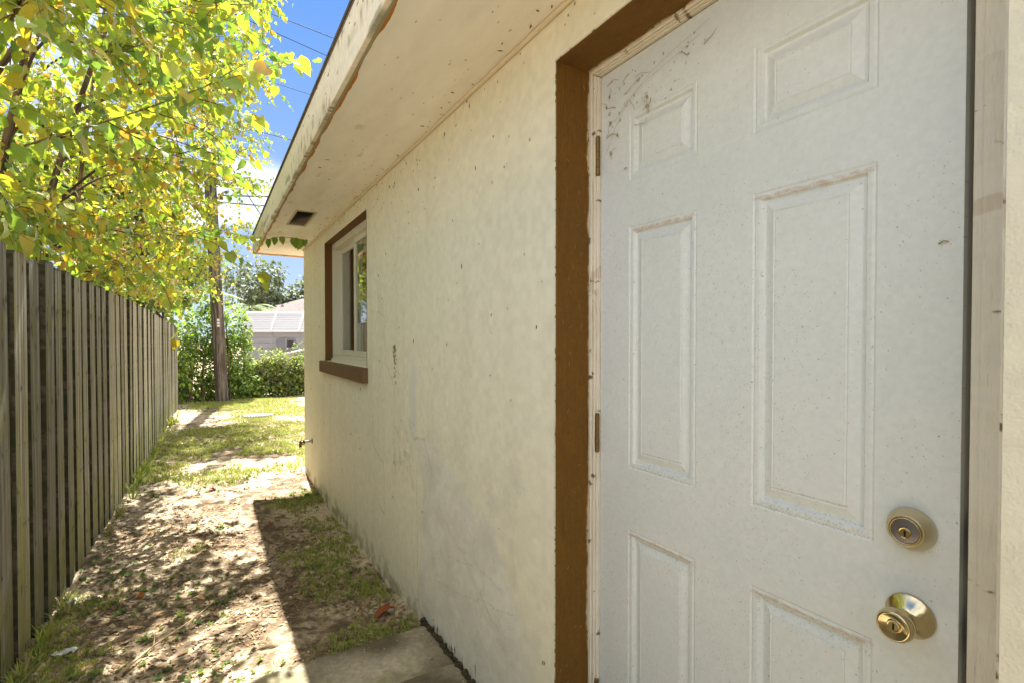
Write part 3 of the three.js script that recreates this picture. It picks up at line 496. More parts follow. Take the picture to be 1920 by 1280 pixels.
// ------------------------------------------------------------------ leaves
function leafGeo(fold, curl, rows = 1) {                   // heart-shaped blade: stalk end at the origin, tip at +y, 1 long
  const T = [0, 0.14, 0.32, 0.52, 0.72, 0.88, 1.0], Wd = [0.24, 0.37, 0.395, 0.335, 0.21, 0.09, 0.0], back = [0.11, 0.04, 0, 0, 0, 0, 0];
  const P = [], UVs = [], I = []; const y0 = 0.06;
  T.forEach((t, k) => { const zc = curl * (t * t - 0.2 * t); for (const s of [-1, 0, 1]) { const x = s * Wd[k], y = (s ? t - back[k] : t) + y0; P.push(x, y, fold * Math.abs(x) + zc + 0.03 * Math.sin(k * 2.3 + s * 1.7) * Math.abs(s)); UVs.push(0.5 + x, y); } });
  for (let k = 0; k + 1 < T.length; k++) for (const c of [0, 1]) { const a = k * 3 + c, b = a + 3; if (k + 2 === T.length) { I.push(a, a + 1, (k + 1) * 3 + 1); } else I.push(a, a + 1, b, a + 1, b + 1, b); }
  // stalk
  const n = P.length / 3; P.push(-0.008, -0.10, 0, 0.008, -0.10, 0, 0, y0 + 0.05, 0.004); UVs.push(0.5, 0, 0.5, 0, 0.5, 0.1); I.push(n, n + 1, n + 2);
  const g = new THREE.BufferGeometry(); g.setAttribute('position', new THREE.Float32BufferAttribute(P, 3)); g.setAttribute('uv', new THREE.Float32BufferAttribute(UVs, 2)); g.setIndex(I); g.computeVertexNormals(); return g;
}
const leafVein = (() => { const t = new Tex(128, 128, (a, b) => { const x = Math.abs(a - 0.5), rib = 1 - step(0.004, 0.018, x), side = 1 - step(0.02, 0.10, Math.abs(((b - x * 0.9) * 6.5) % 1 - 0.5) * 1), f = fbm(a * 22, b * 22, 3), k = 222 + 20 * f + 22 * Math.max(rib, 0.5 * side); return [k, k, k * 0.97]; }); return t.tex(); })();
const leafMat = (c, extra = {}) => new THREE.MeshPhysicalMaterial({ color: c, map: leafVein, roughness: 0.95, transmission: 0.58, thickness: 0, clearcoat: 0.35, clearcoatRoughness: 0.32, side: THREE.DoubleSide, ...extra });
const leafGeos = [leafGeo(0.22, -0.30), leafGeo(0.48, -0.55), leafGeo(0.12, 0.22)];
const Y_ = V(0, 1, 0);
function leafFrame(tip, up) { const y = tip.clone().normalize(), x = y.clone().cross(up); if (x.lengthSq() < 1e-6) x.set(1, 0, 0); x.normalize(); const z = x.clone().cross(y); return new THREE.Quaternion().setFromRotationMatrix(new THREE.Matrix4().makeBasis(x, y, z)); }
// palette of the overhanging tree: lime, yellow-green, yellow, a few orange and deep green
const leafTones = [[0.38, 0.51, 0.035], [0.50, 0.56, 0.035], [0.28, 0.44, 0.04], [0.64, 0.53, 0.035], [0.18, 0.32, 0.04], [0.60, 0.36, 0.04]].map(c => lin(...c));
const tonePick = (q, autumn) => { const w = autumn ? [0.20, 0.26, 0.10, 0.28, 0.06, 0.10] : [0.34, 0.24, 0.22, 0.08, 0.10, 0.02]; let k = 0; while (k < 5 && q > w[k]) q -= w[k++]; return k; };
function instances(name, geometry, material, list, parent) {           // list of {p, q, s, c}
  const m = new THREE.InstancedMesh(geometry, material, list.length), o = new THREE.Object3D();
  list.forEach((e, i) => { o.position.copy(e.p); o.quaternion.copy(e.q); o.scale.setScalar(e.s); if (e.sy) o.scale.y = e.sy; o.updateMatrix(); m.setMatrixAt(i, o.matrix); m.setColorAt(i, e.c); });
  m.castShadow = m.receiveShadow = true; m.name = parent === scene ? numbered(name) : name; m.userData.kind = 'stuff'; parent.add(m); return m;
}
const barkT = (() => new Tex(128, 512, (a, b) => { const g = fbm(a * 16, b * 5, 4), f = fbm(a * 50, b * 30, 2); const c = mix3([112, 92, 70], [66, 52, 38], step(0.35, 0.65, g)); return c.map(q => q * (0.85 + 0.3 * f)); }).tex(3, 1))();
const barkM = std({ map: barkT, roughness: 1 }), twigM = std({ color: hex('#6f5a34'), roughness: 0.9 });

// a broad-leaved sapling with several stems: stems from the soil behind the fence, limbs to each clump, twigs with alternate leaves
function tree(name, label, base, stems, clumps, seed, opt = {}) {
  const r = rng(seed), g = thing(name, label, 'tree', base, 'trees leaning over the board fence'), B = V(...base), leaves = [], twigs = [];
  const dirR = () => V(r() - 0.5, r() - 0.5, r() - 0.5).normalize();
  const loc = (p) => V(...p).sub(B);
  const tops = stems.map(s => s.map(loc));
  for (const s of tops) mesh('trunk', limb(s, 0.035 + 0.02 * r(), 0.010, 8, 5, 0.12, seed), barkM, g);
  const addLeaf = (p, out, size, autumn) => {
    const side = dirR(), tip = out.clone().multiplyScalar(0.45).addScaledVector(side, 0.55).add(V(0, -0.55, 0));
    const up = V(0.15 * (r() - 0.5), 1, -0.30).addScaledVector(dirR(), 0.75);
    leaves.push({ p, q: leafFrame(tip, up), s: size * (0.52 + 0.60 * r()), c: tonePick(r(), autumn), w: p.clone().add(B) });
  };
  const sprig = (pts, size, gap, autumn, lean = 1, hang = false) => {
    const c = new THREE.CatmullRomCurve3(pts), L = c.getLength(), n = Math.max(2, Math.round(L / gap)); twigs.push(limb(pts, 0.0032 * lean, 0.0009, 3, 3));
    for (let k = 1; k <= n; k++) { const t = clamp((k - (hang ? 0.9 : 0.3) * r()) / n), p = c.getPointAt(t), d = c.getTangentAt(t); const sd = d.clone().cross(Y_).normalize().multiplyScalar(k % 2 ? 1 : -1); if (hang) { leaves.push({ p, q: leafFrame(V(0.6 * (r() - 0.5), -1, 0.6 * (r() - 0.5)), V(-0.3 + 1.2 * (r() - 0.5), 0.2, 1)), s: size * (0.6 + 0.6 * r()), c: 4 - 2 * (k % 2), w: p.clone().add(B) }); continue; } addLeaf(p, d.multiplyScalar(0.5).add(sd), size, autumn); }
  };
  for (const [x, y, z, R, n, size = 0.075, au = 0] of clumps) {
    const c = loc([x, y, z]);
    // nearest stem point below the clump
    let best = null, bd = 1e9; for (const s of tops) { const cv = new THREE.CatmullRomCurve3(s); for (let k = 2; k <= 12; k++) { const q = cv.getPointAt(k / 12), d = q.distanceTo(c) + 1.2 * Math.max(0, q.y - c.y + 0.3); if (d < bd) { bd = d; best = q; } } }
    const mid = best.clone().lerp(c, 0.5).add(V(0.15 * (r() - 0.5), 0.12 + 0.1 * r(), 0.15 * (r() - 0.5)));
    const fin = c.clone().add(c.clone().sub(best).normalize().multiplyScalar(R * 0.7)).add(V(0, -0.05, 0));
    mesh('branch', limb([best, mid, c, fin], 0.008 + 0.003 * bd, 0.003, 6, 5), barkM, g);
    const spine = new THREE.CatmullRomCurve3([best, mid, c, fin]);
    for (let k = 0; k < n * 1.25; k++) {
      const p0 = spine.getPointAt(0.45 + 0.55 * r()), dir = dirR(); dir.y = dir.y * 0.7 + 0.1; dir.x += 0.25; dir.normalize();
      const len = R * (0.55 + 0.75 * r()), a = p0.clone().addScaledVector(dir, len * 0.5).add(V(0, 0.05 * len, 0)), b = p0.clone().addScaledVector(dir, len).add(V(0, -0.18 * len, 0));
      sprig([p0, a, b], size, 0.062, r() < au);
      for (let q = 0; q < 2; q++) { const s0 = p0.clone().lerp(a, 0.4 + 0.6 * r()), d2 = dir.clone().addScaledVector(dirR(), 0.9).normalize(), l2 = len * (0.35 + 0.3 * r()); sprig([s0, s0.clone().addScaledVector(d2, l2 * 0.5), s0.clone().addScaledVector(d2, l2).add(V(0, -0.1 * l2, 0))], size * 0.9, 0.06, r() < au, 0.7); }
    }
  }
  for (const s of opt.sprigs ?? []) sprig(s.pts.map(loc), s.size, (s.gap ?? 0.06) * 0.75, s.au ?? false, s.lean ?? 1.3, s.hang);
  // the leaves nearest the camera are meshes of their own
  const eye = V(0, 1.22, 0), inView = w => { const x = w.x, z = -w.z; return z > 0.4 && x > -1.25 * z && x < 0.35 * z; };
  leaves.forEach(l => { l.d = (inView(l.w) ? 0 : 1e3) + l.w.distanceTo(eye) / l.s; });
  leaves.sort((a, b) => a.d - b.d);
  const single = leafTones.map(c => leafMat(c)), nS = opt.single ?? 280;
  leaves.slice(0, nS).forEach((l, i) => { const m = mesh('leaf', leafGeos[i % 3], single[l.c], g); m.position.copy(l.p); m.quaternion.copy(l.q); m.scale.setScalar(l.s); });
  for (let k = 0; k < 3; k++) instances('foliage', leafGeos[k], leafMat(lin(1, 1, 1)), leaves.slice(nS).filter((_, i) => i % 3 === k).map(l => ({ ...l, c: leafTones[l.c].clone().multiplyScalar(0.85 + 0.3 * r()) })), g);
  const tw = mesh('twigs', mergeGeometries(twigs), twigM, g); tw.userData.kind = 'stuff';
  return leaves.length;
}
const nLeaves = [];
nLeaves.push(tree('overhanging_tree', 'nearest leaning tree, large yellow-green heart-shaped leaves at upper left corner', [-1.15, -0.06, -2.5],
  [[[-1.15, -0.1, -2.5], [-1.18, 1.0, -2.45], [-1.10, 2.0, -2.5], [-0.95, 3.0, -2.6], [-0.8, 3.9, -2.7]], [[-1.10, -0.1, -2.62], [-1.0, 1.1, -2.8], [-0.95, 1.9, -3.0], [-0.7, 2.8, -3.3]], [[-1.25, -0.1, -2.4], [-1.45, 1.2, -2.2], [-1.5, 2.3, -2.1], [-1.4, 3.4, -2.1]]],
  [[-1.0, 2.1, -1.9, 0.40, 13, 0.085, 0.3], [-1.35, 2.6, -2.0, 0.5, 16, 0.085, 0.3], [-0.95, 2.75, -2.2, 0.45, 16, 0.085, 0.3], [-1.0, 2.0, -2.9, 0.42, 14, 0.08, 0.5], [-0.7, 2.55, -2.9, 0.45, 16, 0.08, 0.4], [-0.75, 3.1, -2.7, 0.5, 18, 0.08, 0.35], [-1.3, 3.3, -2.4, 0.55, 18, 0.08, 0.4], [-0.35, 2.85, -3.2, 0.42, 14, 0.08, 0.35], [-0.45, 3.3, -3.3, 0.45, 15, 0.075, 0.35], [-1.5, 2.0, -2.7, 0.5, 14, 0.08, 0.4], [-0.05, 3.15, -3.4, 0.36, 10, 0.075, 0.3], [-1.6, 2.8, -3.0, 0.6, 18, 0.08, 0.5], [-0.9, 1.75, -3.3, 0.34, 14, 0.07, 0.6], [-1.0, 1.72, -2.6, 0.32, 12, 0.075, 0.5], [-1.1, 1.8, -2.1, 0.32, 10, 0.08, 0.4], [-0.8, 1.9, -3.7, 0.34, 12, 0.07, 0.6]],
  11, { sprigs: [
    { pts: [[-0.75, 2.05, -3.05], [-0.30, 2.30, -3.0], [0.10, 2.55, -2.95], [0.42, 2.72, -2.9]], size: 0.115, gap: 0.07, lean: 2 },
    { pts: [[0.10, 2.55, -2.95], [0.30, 2.70, -3.05], [0.55, 2.85, -3.1]], size: 0.085, gap: 0.075 },
    { pts: [[-0.10, 2.43, -2.97], [0.12, 2.48, -3.15], [0.30, 2.50, -3.3]], size: 0.09, gap: 0.07 },
    { pts: [[-0.25, 2.33, -3.0], [0.0, 2.35, -3.2], [0.16, 2.30, -3.4], [0.30, 2.33, -3.5]], size: 0.075, gap: 0.06 },
    { pts: [[0.0, 2.49, -2.96], [0.14, 2.68, -3.1], [0.28, 2.84, -3.2], [0.44, 2.95, -3.3]], size: 0.07, gap: 0.07 },
    { pts: [[-0.40, 2.24, -3.0], [-0.15, 2.22, -3.3], [0.05, 2.30, -3.6], [0.22, 2.26, -3.8]], size: 0.07, gap: 0.06 }] }));
nLeaves.push(tree('overhanging_tree', 'middle leaning tree whose leafy boughs arch over the grassy passage', [-1.3, -0.06, -5.2],
  [[[-1.3, -0.1, -5.2], [-1.2, 1.2, -5.1], [-1.0, 2.3, -5.0], [-0.7, 3.4, -4.9], [-0.4, 4.4, -4.9]], [[-1.4, -0.1, -5.3], [-1.5, 1.4, -5.5], [-1.4, 2.8, -5.7], [-1.1, 4.4, -5.8]], [[-1.25, -0.1, -5.1], [-1.15, 1.1, -4.6], [-1.1, 1.9, -4.2], [-0.9, 2.9, -4.0], [-0.8, 3.7, -3.9]]],
  [[-1.0, 1.85, -4.2, 0.42, 15, 0.075, 0.6], [-0.85, 2.5, -4.2, 0.5, 18, 0.075, 0.5], [-1.4, 2.5, -4.4, 0.6, 18, 0.075, 0.5], [-0.55, 3.1, -4.2, 0.5, 18, 0.075, 0.4], [-0.95, 3.7, -4.0, 0.6, 20, 0.075, 0.4], [-0.25, 2.6, -4.6, 0.42, 15, 0.07, 0.55], [-0.1, 3.3, -4.8, 0.45, 16, 0.07, 0.4], [-0.3, 4.0, -4.7, 0.55, 18, 0.07, 0.4], [-0.9, 2.1, -5.4, 0.5, 16, 0.07, 0.65], [-0.5, 2.7, -5.6, 0.5, 11, 0.07, 0.6], [0.05, 3.0, -5.6, 0.45, 9, 0.065, 0.55], [-1.3, 3.2, -5.4, 0.65, 20, 0.07, 0.5], [-0.6, 3.7, -5.7, 0.6, 20, 0.07, 0.45], [0.15, 3.8, -5.4, 0.5, 11, 0.065, 0.4], [-0.7, 4.6, -5.4, 0.7, 20, 0.07, 0.4], [-0.4, 2.05, -5.0, 0.34, 12, 0.065, 0.8], [0.25, 4.5, -5.4, 0.5, 14, 0.065, 0.3], [-1.7, 3.9, -5.2, 0.7, 18, 0.075, 0.5], [-0.6, 1.75, -5.5, 0.30, 12, 0.065, 0.7], [-0.75, 1.72, -4.6, 0.30, 12, 0.07, 0.6], [-0.6, 1.80, -6.2, 0.34, 12, 0.065, 0.7], [-0.3, 2.2, -5.8, 0.36, 12, 0.065, 0.7]],
  23, { single: 290, sprigs: [
    { pts: [[-0.10, 2.15, -5.1], [0.12, 2.10, -5.0], [0.30, 2.10, -4.8], [0.42, 2.04, -4.6]], size: 0.075, gap: 0.07 },
    { pts: [[0.42, 2.04, -4.6], [0.50, 2.055, -4.48], [0.60, 2.05, -4.44], [0.74, 2.03, -4.40]], size: 0.082, gap: 0.088, hang: true },
    { pts: [[-0.25, 2.0, -4.5], [0.0, 1.93, -4.2], [0.14, 1.82, -4.0], [0.30, 1.70, -3.9], [0.36, 1.60, -3.85]], size: 0.10, gap: 0.12 },
    { pts: [[-0.45, 1.85, -4.6], [-0.30, 1.65, -4.4], [-0.22, 1.45, -4.3], [-0.20, 1.22, -4.25]], size: 0.09, gap: 0.10, au: true },
    { pts: [[0.05, 2.6, -5.0], [0.25, 2.5, -4.9], [0.42, 2.62, -4.9]], size: 0.07, gap: 0.10 }] }));
nLeaves.push(tree('overhanging_tree', 'farthest leaning tree with golden small leaves toward the utility pole', [-1.3, -0.06, -10.0],
  [[[-1.3, -0.1, -10.0], [-1.2, 1.3, -9.9], [-0.9, 2.8, -9.8], [-0.4, 4.6, -9.8], [0, 6.2, -9.8]], [[-1.4, -0.1, -10.1], [-1.5, 1.6, -10.4], [-1.3, 3.6, -10.6], [-0.9, 6.0, -10.8]], [[-1.2, -0.1, -9.8], [-1.4, 1.2, -8.6], [-1.3, 2.4, -7.6], [-1.1, 3.8, -7.2], [-0.9, 5.4, -7.2]]],
  [[-1.1, 2.0, -7.4, 0.55, 16, 0.075, 0.6], [-0.7, 2.9, -7.4, 0.5, 16, 0.075, 0.7], [-0.6, 3.9, -7.4, 0.6, 18, 0.075, 0.5], [-0.6, 5.0, -7.3, 0.8, 22, 0.075, 0.4], [-1.2, 3.3, -7.4, 0.7, 20, 0.075, 0.5],
   [-0.7, 2.2, -9.6, 0.6, 16, 0.075, 0.7], [-0.15, 2.5, -9.9, 0.5, 14, 0.07, 0.8], [0.15, 3.1, -10.1, 0.6, 18, 0.07, 0.7], [0.3, 3.9, -10.2, 0.65, 18, 0.075, 0.6], [0.2, 4.9, -10.2, 0.7, 20, 0.075, 0.5], [0.35, 6.0, -10.2, 0.8, 22, 0.08, 0.4], [-0.5, 3.6, -10.0, 0.7, 20, 0.075, 0.6], [-0.6, 5.2, -10.2, 0.9, 24, 0.08, 0.4], [-0.4, 6.8, -10.0, 0.9, 22, 0.08, 0.35], [-1.5, 4.4, -9.4, 0.9, 22, 0.08, 0.4], [-1.9, 3.0, -8.4, 0.9, 22, 0.08, 0.5], [0.6, 7.2, -10.2, 0.7, 18, 0.08, 0.3], [-2.0, 2.2, -6.4, 0.8, 20, 0.08, 0.5], [-0.6, 1.8, -7.4, 0.38, 13, 0.07, 0.7], [-0.55, 1.9, -8.6, 0.42, 14, 0.07, 0.7], [-0.2, 2.1, -10.2, 0.42, 13, 0.07, 0.7], [-0.35, 2.7, -8.9, 0.5, 14, 0.07, 0.7]],
  37, { single: 240 }));
console.log('leaves', nLeaves);

// ------------------------------------------------------------------ utility pole with wires
const poleAt = y => V(lerp(0.235, -0.06, (y + 0.05) / 7.5), y, lerp(-12.0, -11.75, (y + 0.05) / 7.5));
{
  const p = thing('utility_pole', 'weathered wooden utility pole wrapped by vines at the far end', 'utility pole', [0, 0, 0]);
  const t = new Tex(256, 1024, (a, b) => { const g = fbm(a * 26, b * 7, 4), f = fbm(a * 70, b * 40, 2); let c = mix3([118, 108, 100], [74, 66, 60], step(0.32, 0.62, g)); c = mix3(c, [54, 44, 38], 0.8 * step(0.62, 0.72, fbm(a * 34 + 3, b * 4, 4))); return c.map(q => q * (0.86 + 0.28 * f)); });
  const pts = []; for (let k = 0; k <= 8; k++) pts.push(poleAt(lerp(-0.3, 8.9, k / 8)));
  mesh('shaft', limb(pts, 0.122, 0.094, 20, 6, 0.03), std({ map: t.tex(1, 0.4), roughness: 1, bumpMap: bumpTex(256, 512, (a, b) => fbm(a * 30, b * 8, 3), 1, 0.4), bumpScale: 0.02 }), p);
  for (let k = 0; k < 3; k++) { const q = poleAt(1.62 - k * 0.06); mesh('number_tag', box(q.x - 0.035 + 0.02, q.x + 0.03, q.y - 0.022, q.y + 0.022, q.z + 0.118, q.z + 0.127, 0.002), std({ color: hex('#d8d8d4'), roughness: 0.5 }), p); }
  const arm = std({ color: hex('#6b5a48'), roughness: 1 }), q = poleAt(8.0); mesh('crossarm', box(q.x - 1.1, q.x + 1.1, 7.84, 7.96, q.z + 0.12, q.z + 0.22, 0.01), arm, p);
  const tr = lathe([[0, 0], [0.20, 0], [0.215, 0.03], [0.215, 0.66], [0.20, 0.70], [0.10, 0.74], [0, 0.74]], 24); const tq = poleAt(6.5); tr.translate(tq.x + 0.34, 6.2, tq.z); mesh('transformer', tr, std({ color: hex('#7d7470'), roughness: 0.6, metalness: 0.3 }), p);
  mesh('transformer_bracket', box(tq.x + 0.09, tq.x + 0.14, 6.3, 6.8, tq.z - 0.04, tq.z + 0.04), arm, p);
  mesh('insulator', lathe([[0, 0], [0.05, 0], [0.06, 0.04], [0.03, 0.06], [0.05, 0.09], [0.02, 0.13], [0, 0.13]], 14).translate(poleAt(4.1).x + 0.16, 4.05, poleAt(4.1).z + 0.1), std({ color: hex('#5a4a40'), roughness: 0.4 }), p);
  const wm = std({ color: hex('#1c1c20'), roughness: 0.7 });
  const wires = [
    [[0.9, 8.0, q.z + 0.17], [30, 8.6, -14.2], 0.5, 0.009, 'uppermost thin black wire crossing the blue sky'],
    [[-0.9, 8.0, q.z + 0.17], [30, 7.4, -14.6], 0.9, 0.007, 'second thin black wire from top crossing the sky'],
    [[poleAt(6.7).x + 0.11, 6.75, q.z], [30, 7.2, -14.6], 0.5, 0.007, 'third thin black wire from top crossing the sky'],
    [[poleAt(5.6).x + 0.12, 5.62, q.z], [30, 6.2, -14.4], 0.5, 0.008, 'lowest long wire in the sky above the cloud'],
    [[poleAt(5.2).x + 0.13, 5.2, -11.6], [1.35, 3.05, -11.0], 0.12, 0.008, 'slack dark wire hanging from pole toward the eave'],
    [[poleAt(4.1).x + 0.15, 4.12, -11.7], [5.0, 4.3, -9.5], 0.05, 0.014, 'thick black service cable from pole behind the eave'],
    [[poleAt(3.9).x + 0.15, 3.98, -11.7], [5.0, 3.8, -9.2], 0.05, 0.012, 'lower black service cable from pole behind the eave']];
  for (const [a, b, s, rd, lb] of wires) { const pts = []; for (let k = 0; k <= 10; k++) { const t = k / 10; pts.push(V(lerp(a[0], b[0], t), lerp(a[1], b[1], t) - s * 4 * t * (1 - t), lerp(a[2], b[2], t))); } tag(mesh('overhead_wire', limb(pts, rd, rd, 5, 3), wm), lb, 'wire', 'overhead wires'); }
}

// ------------------------------------------------------------------ vines and hedge at the end of the yard
const smallLeaf = (() => { const g = new THREE.BufferGeometry(); g.setAttribute('position', new THREE.Float32BufferAttribute([0, 0, 0, -0.34, 0.42, 0.06, 0, 0.5, -0.03, 0.34, 0.42, 0.06, 0, 1, 0.02], 3)); g.setAttribute('uv', new THREE.Float32BufferAttribute([0.5, 0, 0.15, 0.42, 0.5, 0.5, 0.85, 0.42, 0.5, 1], 2)); g.setIndex([0, 2, 1, 0, 3, 2, 1, 2, 4, 2, 3, 4]); g.computeVertexNormals(); return g; })();
const vineMat = () => new THREE.MeshPhysicalMaterial({ color: lin(1, 1, 1), map: leafVein, roughness: 0.95, transmission: 0.42, thickness: 0, clearcoat: 0.25, clearcoatRoughness: 0.4, side: THREE.DoubleSide });
const greens = [[0.16, 0.27, 0.03], [0.11, 0.21, 0.03], [0.22, 0.32, 0.035], [0.07, 0.14, 0.025]].map(c => lin(...c));
function mass(name, label, category, base, blobs, seed, o = {}) {       // foliage filling ellipsoids with ragged shells, on woody stems
  const r = rng(seed), g = thing(name, label, category, base, o.group), list = [], B = V(...base), tones = o.tones ?? greens;
  for (const [x, y, z, rx, ry, rz, n, size] of blobs) for (let k = 0; k < n; k++) {
    const d = V(r() - 0.5, r() - 0.5, r() - 0.5).normalize(), lump = 0.70 + 0.55 * fbm(d.x * 2.2 + x * 3 + 7, d.y * 2.2 + d.z * 1.7 + y, 3), q = Math.pow(r(), 0.33) * lump * (1 + (r() < 0.05 ? 0.25 : 0));
    const p = V(x + d.x * rx * q, y + d.y * ry * q, z + d.z * rz * q); if (p.y < -0.02) continue;
    const tip = d.clone().multiplyScalar(0.6).add(V(r() - 0.5, r() - 0.9, r() - 0.5)), up = V(0, 1, -0.2).addScaledVector(V(r() - 0.5, r() - 0.5, r() - 0.5), 1.6).addScaledVector(d, 0.5);
    list.push({ p: p.sub(B), q: leafFrame(tip, up), s: size * (0.6 + 0.8 * r()), c: tones[Math.floor(r() * tones.length)].clone().multiplyScalar(0.75 + 0.5 * r()) });
  }
  instances('foliage', o.geo ?? smallLeaf, vineMat(), list, g);
  for (const s of o.stems ?? []) mesh(s.name ?? 'stem', limb(s.pts.map(p => V(...p).sub(B)), s.r0 ?? 0.02, s.r1 ?? 0.006, 7, 4, 0.1), s.mat ?? barkM, g);
  return g;
}
const hedgeTones = [[0.34, 0.44, 0.05], [0.22, 0.34, 0.045], [0.40, 0.44, 0.06], [0.28, 0.25, 0.08], [0.13, 0.22, 0.04]].map(c => lin(...c));
{
  const st = (x, z, h, k) => ({ pts: [[x, -0.15, z], [x + 0.08 * Math.sin(k), h * 0.4, z + 0.05], [x + 0.16 * Math.sin(k * 2.1), h, z]], r0: 0.015, r1: 0.004 });
  const seg = (x0, x1, lab, seed) => { const b = [], s = []; for (let x = x0; x <= x1 + 0.01; x += 0.38) { b.push([x, 0.44, -12.75, 0.44, 0.42 + 0.10 * Math.sin(x * 5.3), 0.40, 1300, 0.075], [x + 0.15, 0.62 + 0.14 * Math.sin(x * 7.1), -12.75, 0.30, 0.26, 0.36, 420, 0.065], [x - 0.1, 0.88 + 0.12 * Math.sin(x * 11), -12.7, 0.10, 0.26, 0.12, 40, 0.06], [x, 0.16, -12.7, 0.40, 0.30, 0.4, 700, 0.075]); s.push(st(x, -12.7, 1.0, x * 3), st(x + 0.2, -12.6, 0.8, x * 5)); } mass('vine_hedge', lab, 'hedge', [(x0 + x1) / 2, -0.06, -12.75], b, seed, { tones: hedgeTones, stems: s, group: 'vine covered boundary' }); };
  seg(0.75, 4.6, 'low sunlit vine hedge between utility pole and house corner', 71);
  seg(-3.4, -0.75, 'vine hedge behind the far end of board fence', 72);
  mass('climbing_vine', 'bright leafy vine mound climbing around the utility pole base', 'vine', [0.1, -0.06, -12.3],
    [[-0.25, 0.6, -12.35, 0.42, 0.85, 0.4, 1500, 0.075], [-0.15, 1.35, -12.4, 0.42, 0.65, 0.4, 1300, 0.075], [0.55, 0.7, -12.4, 0.36, 0.85, 0.4, 1300, 0.075], [0.52, 1.45, -12.4, 0.34, 0.5, 0.35, 800, 0.075], [0.05, 2.1, -12.35, 0.26, 0.5, 0.25, 420, 0.07], [-0.5, 1.0, -12.1, 0.35, 0.7, 0.4, 900, 0.075], [0.15, 2.75, -12.2, 0.2, 0.45, 0.2, 180, 0.065], [0.2, 0.6, -12.5, 0.5, 0.7, 0.3, 1200, 0.07], [-0.2, 0.2, -12.5, 0.6, 0.35, 0.4, 900, 0.075], [0.7, 0.2, -12.5, 0.5, 0.35, 0.4, 700, 0.075]], 73,
    { tones: [[0.30, 0.46, 0.04], [0.22, 0.38, 0.04], [0.38, 0.50, 0.05], [0.12, 0.24, 0.035]].map(c => lin(...c)), stems: [{ pts: [[-0.35, -0.1, -12.1], [-0.3, 0.5, -12.15], [-0.2, 1.2, -12.2]], r0: 0.05, r1: 0.02 }, { pts: [[0.38, -0.1, -12.0], [0.36, 0.9, -12.1], [0.30, 1.8, -12.1]], r0: 0.02, r1: 0.008 }, { pts: [[-0.12, -0.1, -12.0], [-0.1, 0.6, -12.2], [0, 1.4, -12.25]], r0: 0.03, r1: 0.01 }] });
  // trees and shrubs beyond
  const sage = [[0.14, 0.19, 0.08], [0.19, 0.24, 0.11], [0.10, 0.14, 0.06], [0.24, 0.28, 0.14]].map(c => lin(...c));
  const tall = (x, z, h, w, lab, seed, tones, n = 5200) => { const r = rng(seed), b = []; for (let k = 0; k < 15; k++) { const a = r() * 6.28, q = Math.sqrt(r()) * w * 0.72; b.push([x + q * Math.cos(a), h * (0.58 + 0.36 * r()), z + q * Math.sin(a), w * 0.42, h * 0.13, w * 0.42, Math.round(n / 15), 0.28]); } const s = [{ name: 'trunk', pts: [[x, -0.3, z], [x + 0.2, h * 0.35, z], [x, h * 0.8, z]], r0: 0.25, r1: 0.06 }]; for (let k = 0; k < 6; k++) { const q = b[k]; s.push({ name: 'limb', pts: [[x + 0.1, h * (0.3 + 0.05 * k), z], [(x + q[0]) / 2, h * 0.55, (z + q[2]) / 2], [q[0], q[1], q[2]]], r0: 0.09, r1: 0.02 }); } mass('background_tree', lab, 'tree', [x, -0.06, z], b, seed, { tones, stems: s, group: 'trees beyond the neighbouring house' }); };
  tall(3.2, -40, 6.6, 2.6, 'grey-green spreading tree above the brown roof left part', 81, sage, 2600);
  tall(7.0, -39, 5.6, 2.2, 'smaller grey-green tree just left of the cream wall corner', 82, sage, 2400);
  tall(-1.6, -26, 5.0, 2.0, 'bright green tree seen left of the utility pole', 83, greens);
  tall(-6.5, -22, 7.0, 3.2, 'dark green tree mostly hidden behind board fence foliage', 84, greens, 7000);
  tall(-3.4, -9.6, 5.4, 1.9, 'leafy green tree filling the gap behind middle leaning tree', 88, greens, 6500);
  tall(-2.4, -16, 5.6, 2.0, 'yellow-green tree behind the farthest leaning tree', 89, hedgeTones, 5500);
  tall(-5.0, -12, 5.2, 2.4, 'dense green tree behind the leaning trees over fence', 85, greens, 7000);
  tall(-5.2, -6.5, 5.0, 2.2, 'green tree in neighbouring yard behind nearest leaning tree', 86, greens, 7000);
  mass('shrub_row', 'dark green shrubs behind the board fence below leaning trees', 'shrub', [-2.2, -0.06, -6], [[-2.2, 0.9, -3.2, 0.6, 1.0, 1.0, 1500, 0.09], [-2.2, 1.0, -5.2, 0.6, 1.1, 1.2, 1700, 0.09], [-2.0, 1.1, -7.6, 0.6, 1.1, 1.3, 1700, 0.09], [-1.8, 1.1, -10, 0.6, 1.1, 1.2, 1600, 0.09]], 87, { geo: smallLeaf, stems: [[-2.2, -3.2], [-2.2, -5.2], [-2.0, -7.6], [-1.8, -10]].map(([x, z]) => ({ pts: [[x, -0.2, z], [x + 0.05, 0.6, z], [x, 1.4, z]], r0: 0.03, r1: 0.01 })) });
  // palm
  const pg = thing('palm_tree', 'small palm with arching fronds above brown roof eave', 'palm', [2.0, -0.06, -31]);
  mesh('trunk', limb([V(0, -0.2, 0), V(0.05, 1.6, 0), V(0, 3.0, 0)], 0.13, 0.10, 8, 4), barkM, pg);
  const fm = new THREE.MeshPhysicalMaterial({ color: lin(0.17, 0.27, 0.05), roughness: 0.9, transmission: 0.3, thickness: 0, side: THREE.DoubleSide });
